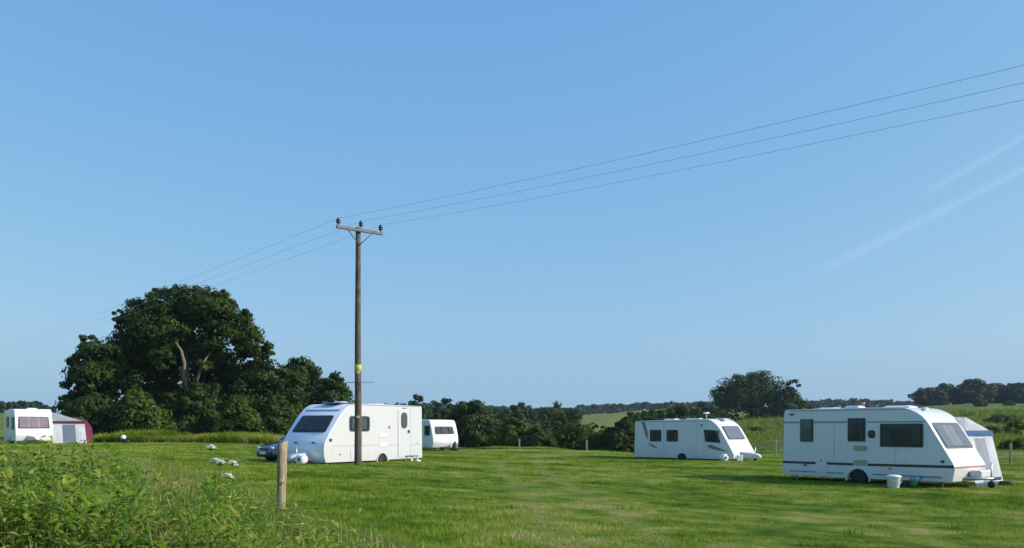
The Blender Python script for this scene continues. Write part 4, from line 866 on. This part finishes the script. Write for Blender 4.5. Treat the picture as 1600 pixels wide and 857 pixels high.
# ------------------------------------------------------------------ contrails: thin high ribbons of ice cloud
def contrail_mat():
    m, n, l, b, o = nm('ice_cloud'); n.remove(b)
    uv = n.new('ShaderNodeUVMap'); sx = n.new('ShaderNodeSeparateXYZ'); l.new(uv.outputs[0], sx.inputs[0])
    def bump(sock, sharp):
        a = n.new('ShaderNodeMath'); a.operation = 'MULTIPLY_ADD'; a.inputs[1].default_value = 2; a.inputs[2].default_value = -1; l.new(sock, a.inputs[0])
        q = n.new('ShaderNodeMath'); q.operation = 'ABSOLUTE'; l.new(a.outputs[0], q.inputs[0])
        r = n.new('ShaderNodeMapRange'); r.interpolation_type = 'SMOOTHERSTEP'; r.inputs[1].default_value = 1; r.inputs[2].default_value = sharp; l.new(q.outputs[0], r.inputs[0]); return r.outputs[0]
    t = n.new('ShaderNodeTexNoise'); t.inputs['Scale'].default_value = 3; t.inputs['Detail'].default_value = 6
    mp = n.new('ShaderNodeMapping'); mp.inputs['Scale'].default_value = (9, 2.2, 1); l.new(uv.outputs[0], mp.inputs[0]); l.new(mp.outputs[0], t.inputs['Vector'])
    mr = n.new('ShaderNodeMapRange'); mr.inputs[1].default_value = .3; mr.inputs[2].default_value = .7; mr.inputs[3].default_value = .45; l.new(t.outputs['Fac'], mr.inputs[0])
    p1 = n.new('ShaderNodeMath'); p1.operation = 'MULTIPLY'; l.new(bump(sx.outputs[0], .5), p1.inputs[0]); l.new(bump(sx.outputs[1], 0), p1.inputs[1])
    p2 = n.new('ShaderNodeMath'); p2.operation = 'MULTIPLY'; l.new(p1.outputs[0], p2.inputs[0]); l.new(mr.outputs[0], p2.inputs[1])
    p3 = n.new('ShaderNodeMath'); p3.operation = 'MULTIPLY'; p3.inputs[1].default_value = .085; l.new(p2.outputs[0], p3.inputs[0])
    tr = n.new('ShaderNodeBsdfTransparent'); d = n.new('ShaderNodeBsdfTranslucent'); d.inputs[0].default_value = (.95, .95, .95, 1)
    ms = n.new('ShaderNodeMixShader'); l.new(p3.outputs[0], ms.inputs[0]); l.new(tr.outputs[0], ms.inputs[1]); l.new(d.outputs[0], ms.inputs[2]); l.new(ms.outputs[0], o.inputs[0])
    return m
M['ice'] = contrail_mat()
def contrail(label, p0, p1, wpx, ALT=3000.0):
    def sky_at(px, py): Y = (ALT - EYE) * FPX / (HORIZON - py); return at(px, py, Y)
    k = 20; bm = bmesh.new(); uvl = bm.loops.layers.uv.new('UVMap'); g = []
    for i in range(k+1):
        t = i/k; px = p0[0] + (p1[0]-p0[0])*t; py = p0[1] + (p1[1]-p0[1])*t + math.sin(t*3.1)*3; w = wpx * (.7 + .6*(1-t))
        g.append([(bm.verts.new(sky_at(px, py + s*w)), (t, (s+1)/2)) for s in (-1, -.5, 0, .5, 1)])
    for i in range(k):
        for j in range(4):
            q = [g[i][j], g[i][j+1], g[i+1][j+1], g[i+1][j]]; f = bm.faces.new([v for v, _ in q])
            for lp, (_, u) in zip(f.loops, q): lp[uvl].uv = u
    for v in bm.verts: v.co.z += 0
    tag(obj('contrail', bm, M['ice']), label, 'contrail', 'contrails high at the right')
contrail('upper shorter contrail at the right edge of the sky', (1425, 312), (1640, 188), 11)
contrail('lower longer contrail drifting down to the left in the right half of the sky', (1245, 440), (1680, 222), 14)

# ------------------------------------------------------------------ grass and weeds
def stamp(T, F, pos, rz, sc, lean=None):
    """copies of one small template, joined: T (v,3), F (f,3)"""
    n = len(pos); c, s = np.cos(rz), np.sin(rz); V = np.repeat(T[None], n, 0) * sc[:, None, :]
    X = V[..., 0]*c[:, None] - V[..., 1]*s[:, None]; Y = V[..., 0]*s[:, None] + V[..., 1]*c[:, None]; Z = V[..., 2].copy()
    if lean is not None: X = X + lean[:, :1] * Z*Z; Y = Y + lean[:, 1:] * Z*Z
    V = np.stack([X, Y, Z], -1) + pos[:, None, :]
    return V.reshape(-1, 3), (F[None] + (np.arange(n) * len(T))[:, None, None]).reshape(-1, F.shape[1])
def join(parts):
    Vs, Fs, o = [], [], 0
    for V, F in parts: Vs.append(V); Fs.append(F + o); o += len(V)
    return np.concatenate(Vs), np.concatenate(Fs)
def scatter(n, Y0, Y1, px0, px1, power=0.0):
    """points between two distances and two bearings; power > 0 thins them with distance"""
    u = rng.random(n); e = 2 - power; Y = (Y0**e + u * (Y1**e - Y0**e)) ** (1/e) if abs(e) > 1e-6 else Y0 * (Y1/Y0)**u
    px = rng.uniform(px0, px1, n); X = (px - 800) / FPX * Y; return X, Y, px
def vnoise(X, Y, s, seed):
    """cheap smooth noise in -1..1"""
    rs = np.random.default_rng(seed); out = 0
    for k in range(6):
        a = rs.uniform(0, 2*math.pi); f = s * rs.uniform(.5, 2); out = out + np.sin((X*math.cos(a) + Y*math.sin(a)) * f + rs.uniform(0, 6.3))
    return out / 3.2
def blade(h, w, bend, ang, seg=2, off=(0, 0)):
    V, F = [], []; c, s = math.cos(ang), math.sin(ang)
    for i in range(seg):
        t = i/seg; b = bend*t*t; ww = w*(1-t*.6)
        for sg in (-1, 1): V.append((off[0] + c*b - s*ww*sg/2, off[1] + s*b + c*ww*sg/2, h*t))
    V.append((off[0] + c*bend, off[1] + s*bend, h*(1 - .25*abs(bend)/max(h, .01))))
    for i in range(seg-1): F += [(2*i, 2*i+1, 2*i+3), (2*i, 2*i+3, 2*i+2)]
    F.append((2*seg-2, 2*seg-1, 2*seg)); return np.array(V), np.array(F)
def tuft(n, h, w, spread, seg=1, seed=0):
    rs = random.Random(seed); return join([blade(h*rs.uniform(.6, 1.1), w*rs.uniform(.7, 1.3), h*rs.uniform(.1, .7), rs.uniform(0, 6.28), seg, (rs.uniform(-spread, spread), rs.uniform(-spread, spread))) for _ in range(n)])
def weed_top(px):  # photo row of the weeds' ragged top at each bearing
    return np.interp(px, [-300, 0, 100, 170, 215, 260, 320, 390, 440, 500, 560, 600, 660], [690, 693, 697, 703, 722, 748, 745, 762, 790, 815, 838, 862, 890])

def track(X, Y):
    c = 1.6 + .5*np.sin(Y*.13) ; return np.maximum(np.exp(-((X - c)/.22)**2), np.exp(-((X - c + 1.55)/.22)**2)) * (Y < 48)
# lawn
parts = []
for v in range(4):
    n = 26000; X, Y, px = scatter(n, 6, 60, -260, 1860, 1.05); Z = ground(X, Y); sc = .95 + Y * .014
    hh = (.85 + .4*vnoise(X, Y, .5, 3) + .25*vnoise(X, Y, 1.7, 5)).clip(.3, 2) * (1 - .4*track(X, Y)) * (1 + .5*np.clip((500 - px)/500, 0, 1))
    T, F = tuft(7, .062, .0075, .075, 1, v); s3 = np.stack([sc*1.25, sc*1.25, sc*hh*.9], 1)
    parts.append(stamp(T, F, np.stack([X, Y, Z - .005], 1), rng.uniform(0, 6.28, n), s3))
V, F = join(parts); tag(link('lawn_grass', np_mesh('lawn_grass', V, F), M['grass']), 'short grass of the camping field', 'grass', kind='stuff')
parts = []
for v in range(3):
    n = 130; X, Y, px = scatter(n, 9, 38, -200, 1850, 1.0); q = vnoise(X, Y, .5, 91) > -.1; X, Y = X[q], Y[q]; Z = ground(X, Y); k = len(X); T, F = tuft(26, .12, .011, .14, 2, 60+v); sc = rng.uniform(.6, 1.2, k)
    parts.append(stamp(T, F, np.stack([X, Y, Z - .01], 1), rng.uniform(0, 6.28, k), np.stack([sc*1.3, sc*1.3, sc], 1)))
V, F = join(parts); tag(link('coarse_tufts', np_mesh('coarse_tufts', V, F), M['coarse']), 'darker coarse tufts scattered over the field', 'grass', kind='stuff')
# longer meadow grass, left foreground and around the post
parts = []; seeds = []
for v in range(4):
    n = 11000; X, Y, px = scatter(n, 4.2, 26, -300, 760, 1.0); px2 = px + 40*vnoise(X, Y, .7, 11)
    top = np.interp(px2, [0, 200, 300, 440, 520, 600, 680, 760], [700, 712, 738, 790, 812, 838, 855, 872])
    Z = ground(X, Y); cap = EYE - (top - HORIZON)/FPX*Y - Z; h = np.minimum(rng.uniform(.3, .8, n), cap * rng.uniform(.65, 1.0, n)); ok = h > .08
    X, Y, Z, h = X[ok], Y[ok], Z[ok], h[ok]; k = len(X); T, F = tuft(9, 1, .008, .09, 3, 20+v)
    parts.append(stamp(T, F, np.stack([X, Y, Z - .01], 1), rng.uniform(0, 6.28, k), np.stack([.7 + h*.7, .7 + h*.7, h], 1), rng.normal(0, .18, (k, 2))))
    q = rng.random(k) < .24; T = np.array([(-.003, 0, .85), (.003, 0, .85), (.004, 0, 1.0), (0, 0, 1.12), (-.004, 0, 1.0), (-.0015, 0, 0), (.0015, 0, 0)]); F = np.array([(0, 1, 2), (0, 2, 4), (4, 2, 3), (5, 6, 0)])
    kk = int(q.sum()); seeds.append(stamp(T, F, np.stack([X, Y, Z], 1)[q], rng.uniform(0, 6.28, kk), np.stack([np.ones(kk)*.9, np.ones(kk), h[q]*1.0], 1), rng.normal(0, .15, (kk, 2))))
V, F = join(parts); tag(link('meadow_grass', np_mesh('meadow_grass', V, F), M['meadow']), 'long uncut grass in the left foreground', 'grass', kind='stuff')
for v in range(3):
    n = 2100; X, Y, px = scatter(n, 4.6, 11, -300, 600, .8); Z = ground(X, Y); cap = EYE - (weed_top(px) - HORIZON)/FPX*Y - Z; ok = (cap > .3) & (vnoise(X, Y, 1.1, 33) > -.6); X, Y, Z, cap = X[ok], Y[ok], Z[ok], cap[ok]; k = len(X)
    T, F = tuft(8, 1, .009, .09, 3, 90+v); h = cap*rng.uniform(.6, 1.02, k); parts.append(stamp(T, F, np.stack([X, Y, Z], 1), rng.uniform(0, 6.28, k), np.stack([.5+h*.4, .5+h*.4, h], 1), rng.normal(0, .16, (k, 2))))
V, F = join(parts); me_ = bpy.data.objects['meadow_grass'].data; bpy.data.objects['meadow_grass'].data = np_mesh('meadow_grass', V, F); bpy.data.objects['meadow_grass'].data.materials.append(M['meadow']); bpy.data.meshes.remove(me_)
V, F = join(seeds); tag(link('grass_seed_heads', np_mesh('grass_seed_heads', V, F), M['seed']), 'pale brown seed heads above the long grass', 'grass', kind='stuff')
# nettles and broad weeds
def nettle(seed):
    rs = random.Random(seed); parts = []; V, F = [], []
    n = rs.randint(9, 13)
    for i in range(n):
        z = .12 + .88 * (i+1)/n; a0 = i * 1.57 + rs.uniform(-.3, .3); ln = .105 * (1.15 - .75*abs(z - .45)) * rs.uniform(.8, 1.2)
        for k in range(2):
            a = a0 + k*math.pi; c, s = math.cos(a), math.sin(a); w = ln*.2; dr = rs.uniform(.1, .7)
            P = [(0, 0, 0), (ln*.45, w, -ln*.05*dr), (ln*.45, -w, -ln*.05*dr), (ln*.5, 0, ln*.06), (ln, 0, -ln*.75*dr)]
            o = len(V); V += [(c*x - s*y, s*x + c*y, z + q) for x, y, q in P]; F += [(o, o+3, o+1), (o, o+2, o+3), (o+1, o+3, o+4), (o+3, o+2, o+4)]
    o = len(V); V += [(-.006, 0, 0), (.006, 0, 0), (0, .006, 0), (0, 0, 1.02)]; F += [(o, o+1, o+3), (o+1, o+2, o+3), (o+2, o, o+3)]
    return np.array(V), np.array(F)
def dock(seed):
    rs = random.Random(seed); V, F = [], []
    for i in range(rs.randint(6, 9)):
        a = rs.uniform(0, 6.28); c, s = math.cos(a), math.sin(a); ln = rs.uniform(.28, .5); w = ln*.17; up = rs.uniform(.5, 1.1); pts = []
        for j in range(5):
            t = j/4; r = ln*t*(.75); z = ln*up*(t - .55*t*t)*1.6; ww = w*math.sin(math.pi*min(1, .15+t*.85)); pts.append((r, ww, z))
        o = len(V)
        for r, ww, z in pts: V += [(c*r - s*ww, s*r + c*ww, z+.02), (c*r, s*r, z), (c*r + s*ww, s*r - c*ww, z+.02)]
        for j in range(4):
            b = o + 3*j
            for q in (0, 1): F += [(b+q, b+q+1, b+q+4), (b+q, b+q+4, b+q+3)]
    return np.array(V), np.array(F)
wparts = [[], [], []]; dparts = []
for v in range(6):
    n = 1650; X, Y, px = scatter(n, 4.3, 12.5, -330, 640, .9); pp = px + 25*vnoise(X, Y, 1.3, 21)
    dens = vnoise(X, Y, .9, 31) + np.where(px < 220, .8, -.6) + np.where(px > 425, 1.1, 0) + np.where((px > 290) & (px < 400) & (Y < 9.5), 1.1, 0); Z = ground(X, Y)
    cap = EYE - (weed_top(pp) - HORIZON)/FPX*Y - Z; h = np.minimum(rng.uniform(.55, 1.2, n) + .15*vnoise(X, Y, 1.5, 41), cap*rng.uniform(.78, 1.04, n)); ok = (h > .14) & (dens > rng.uniform(-.3, .5, n))
    X, Y, Z, h = X[ok], Y[ok], Z[ok], h[ok]; k = len(X); T, F = nettle(v); w = (.38 + .45*h) * rng.uniform(.5, 1.15, k)
    h = h * (1 - .3*(vnoise(X, Y, 2.6, 55) > .45))
    kind = vnoise(X, Y, 2.2, 77) + rng.normal(0, .45, k); G = [(kind <= .35) & (kind >= -.5), kind > .35, kind < -.5]
    for q_, g_ in enumerate(G):
        if g_.any(): wparts[q_].append(stamp(T, F, np.stack([X, Y, Z], 1)[g_], rng.uniform(0, 6.28, int(g_.sum())), np.stack([w, w, h], 1)[g_], rng.normal(0, .12, (int(g_.sum()), 2))))
    n = 420; X, Y, px = scatter(n, 4.8, 12, -300, 620, .9); Z = ground(X, Y); cap = EYE - (weed_top(px) - HORIZON)/FPX*Y - Z; ok = cap > .2; X, Y, Z, cap = X[ok], Y[ok], Z[ok], cap[ok]; k = len(X)
    sc = np.minimum(rng.uniform(.35, .75, k), cap); up = np.clip((cap - .4)*rng.uniform(.2, .95, k), 0, .75)
    T, F = dock(v); dparts.append(stamp(T, F, np.stack([X, Y, Z + up], 1), rng.uniform(0, 6.28, k), np.stack([sc, sc, sc], 1)))
for q_, (mm_, ll_) in enumerate((('nettle', 'tall green nettles in the left foreground'), ('nettle_b', 'yellowing leafy weeds among the foreground nettles'), ('nettle_c', 'darker leafy weeds among the foreground nettles'))):
    V, F = join(wparts[q_]); tag(link(('nettles', 'yellow_weeds', 'dark_weeds')[q_], np_mesh('weeds', V, F), M[mm_]), ll_, 'weeds', kind='stuff')
V, F = join(dparts); tag(link('broad_leaved_weeds', np_mesh('broad_leaved_weeds', V, F), M['dock']), 'broad leaved weeds among the nettles', 'weeds', kind='stuff')
# strip of weeds along the tree line
parts = []
for v in range(3):
    n = 1500; px = rng.uniform(140, 480, n); Y = rng.uniform(66, 71, n); X = (px-800)/FPX*Y; Z = ground(X, Y); h = (.55 + .3*vnoise(X, Y, .8, 8)).clip(.2, .95) * rng.uniform(.7, 1.2, n)
    T, F = tuft(12, 1, .05, .35, 2, 50+v); parts.append(stamp(T, F, np.stack([X, Y, Z], 1), rng.uniform(0, 6.28, n), np.stack([h*0+1, h*0+1, h], 1)))
    n = 900; px = rng.uniform(690, 985, n); Y = rng.uniform(73, 78, n); X = (px-800)/FPX*Y; Z = ground(X, Y); h = (.2 + .2*vnoise(X, Y, .8, 9)).clip(.05, .5)
    parts.append(stamp(T, F, np.stack([X, Y, Z], 1), rng.uniform(0, 6.28, n), np.stack([h*0+1, h*0+1, h], 1)))
V, F = join(parts); tag(link('edge_weeds', np_mesh('edge_weeds', V, F), M['meadow']), 'pale green weeds along the foot of the trees', 'weeds', kind='stuff')
# rough growth on the right slope
parts = []
for v in range(3):
    n = 2200; X, Y, px = scatter(n, 72, 260, 1140, 1760, 1.2); Z = ground(X, Y); T, F = tuft(9, 1, .05, .5, 1, 80+v); h = rng.uniform(.3, 1.0, n) * (1 + vnoise(X, Y, .12, 12)).clip(.2, 2) * (Y/110)
    parts.append(stamp(T, F, np.stack([X, Y, Z], 1), rng.uniform(0, 6.28, n), np.stack([Y/45, Y/45, h*.7], 1)))
V, F = join(parts); tag(link('slope_weeds', np_mesh('slope_weeds', V, F), M['slope']), 'rough growth on the slope at the right', 'weeds', kind='stuff')
# buttercups
n = 90; X, Y, px = scatter(n, 4.6, 9, 250, 640, .8); Z = ground(X, Y); cap = EYE - (weed_top(px) - HORIZON)/FPX*Y - Z; ok = cap > .15; X, Y, Z, cap = X[ok], Y[ok], Z[ok], cap[ok]; k = len(X)
a = np.arange(5)*2*math.pi/5; T = [(0, 0, 0)]
for t in a: T += [(.013*math.cos(t-.5), .013*math.sin(t-.5), .008), (.013*math.cos(t+.5), .013*math.sin(t+.5), .008)]
F = np.array([(0, 1+2*i, 2+2*i) for i in range(5)]); V, F = stamp(np.array(T), F, np.stack([X, Y, Z + cap*rng.uniform(.7, 1, k)], 1), rng.uniform(0, 6.28, k), np.ones((k, 3))*1.3)
tag(link('buttercups', np_mesh('buttercups', V, F), M['buttercup']), 'scattered yellow flowers in the long grass', 'flowers', kind='stuff')

# cow parsley heads
def umbel_plant(px, py, Y, r, label, tilt=0.0, heads=1):
    top = at(px, py, Y); g0 = gz(top.x, Y); root = empty('hogweed', (top.x, Y, g0), label, 'flower', 'white flower heads in the long grass'); h = top.z - g0; rs = random.Random(int(px))
    for q in range(heads):
        ox = (q - (heads-1)/2) * r * 1.5; oz = -abs(ox) * rs.uniform(.1, .5) - q*.01; oy = rs.uniform(-.05, .05)
        bm = bmesh.new(); tube(bm, [(0, 0, -.05), (ox*.2, oy*.2, h*.6), (ox, oy, h - .05 + oz)], [.008, .006, .004], 6)
        rays = []
        for i in range(22):
            a = i*2.4; rr = r*math.sqrt((i+.5)/22); e = Vector((ox + rr*math.cos(a), oy + rr*math.sin(a), h + oz - .75*rr*rr/r*.9 + tilt*rr*math.cos(a))); rays.append(e); tube(bm, [(ox, oy, h - .05 + oz), e - Vector((0, 0, .004))], .0016, 4, False)
        st = obj('stem', bm, M['nettle'], root); bm = bmesh.new()
        for e in rays:
            for k in range(9):
                c = e + Vector((rs.uniform(-1, 1), rs.uniform(-1, 1), rs.uniform(-.2, .5))) * r*.24; s = rs.uniform(.0055, .0095); a = rs.uniform(0, 3); n_ = Vector((rs.uniform(-.5, .5), rs.uniform(-.5, .5), 1)).normalized(); u = n_.orthogonal().normalized()*s; w_ = n_.cross(u)
                bm.faces.new([bm.verts.new(c + u*math.cos(a+t) + w_*math.sin(a+t)) for t in (0, 1.57, 3.14, 4.71)])
        obj('blossom', bm, M['umbel'], root)
    for q in range(3):
        T, F = dock(q + int(px)); o = link('leaf', np_mesh('leaf', T*.6, F), M['dock'], root); o.location = (0, 0, h*(.15 + .2*q)); o.rotation_euler = (0, 0, q*2.1)
umbel_plant(328, 696, 9.0, .055, 'single domed white flower head standing highest, against the weeds below the oak', 0)
umbel_plant(339, 716, 8.6, .05, 'pair of white flower heads side by side below the highest one', .15, 2)
umbel_plant(363, 721, 8.8, .048, 'white flower head tilted down to the right of the pair', -.35)
umbel_plant(358, 740, 8.3, .05, 'lowest white flower head, just above the dark nettle clump', -.15)

# ------------------------------------------------------------------ haze
HAZE = 0.00013
m = bpy.data.materials.new('air'); m.use_nodes = True; n = m.node_tree.nodes; n.remove(n['Principled BSDF'])
pv = n.new('ShaderNodeVolumePrincipled'); pv.inputs['Color'].default_value = (.62, .80, 1, 1); pv.inputs['Density'].default_value = HAZE; pv.inputs['Anisotropy'].default_value = .2
m.node_tree.links.new(pv.outputs[0], n['Material Output'].inputs['Volume'])
zlo, zhi = -14.0, 34.0
tag(obj('haze', bbox((0, 0, (zlo+zhi)/2), (7600, 7600, zhi - zlo)), m), 'thin blue summer haze over the fields', 'haze', kind='stuff')
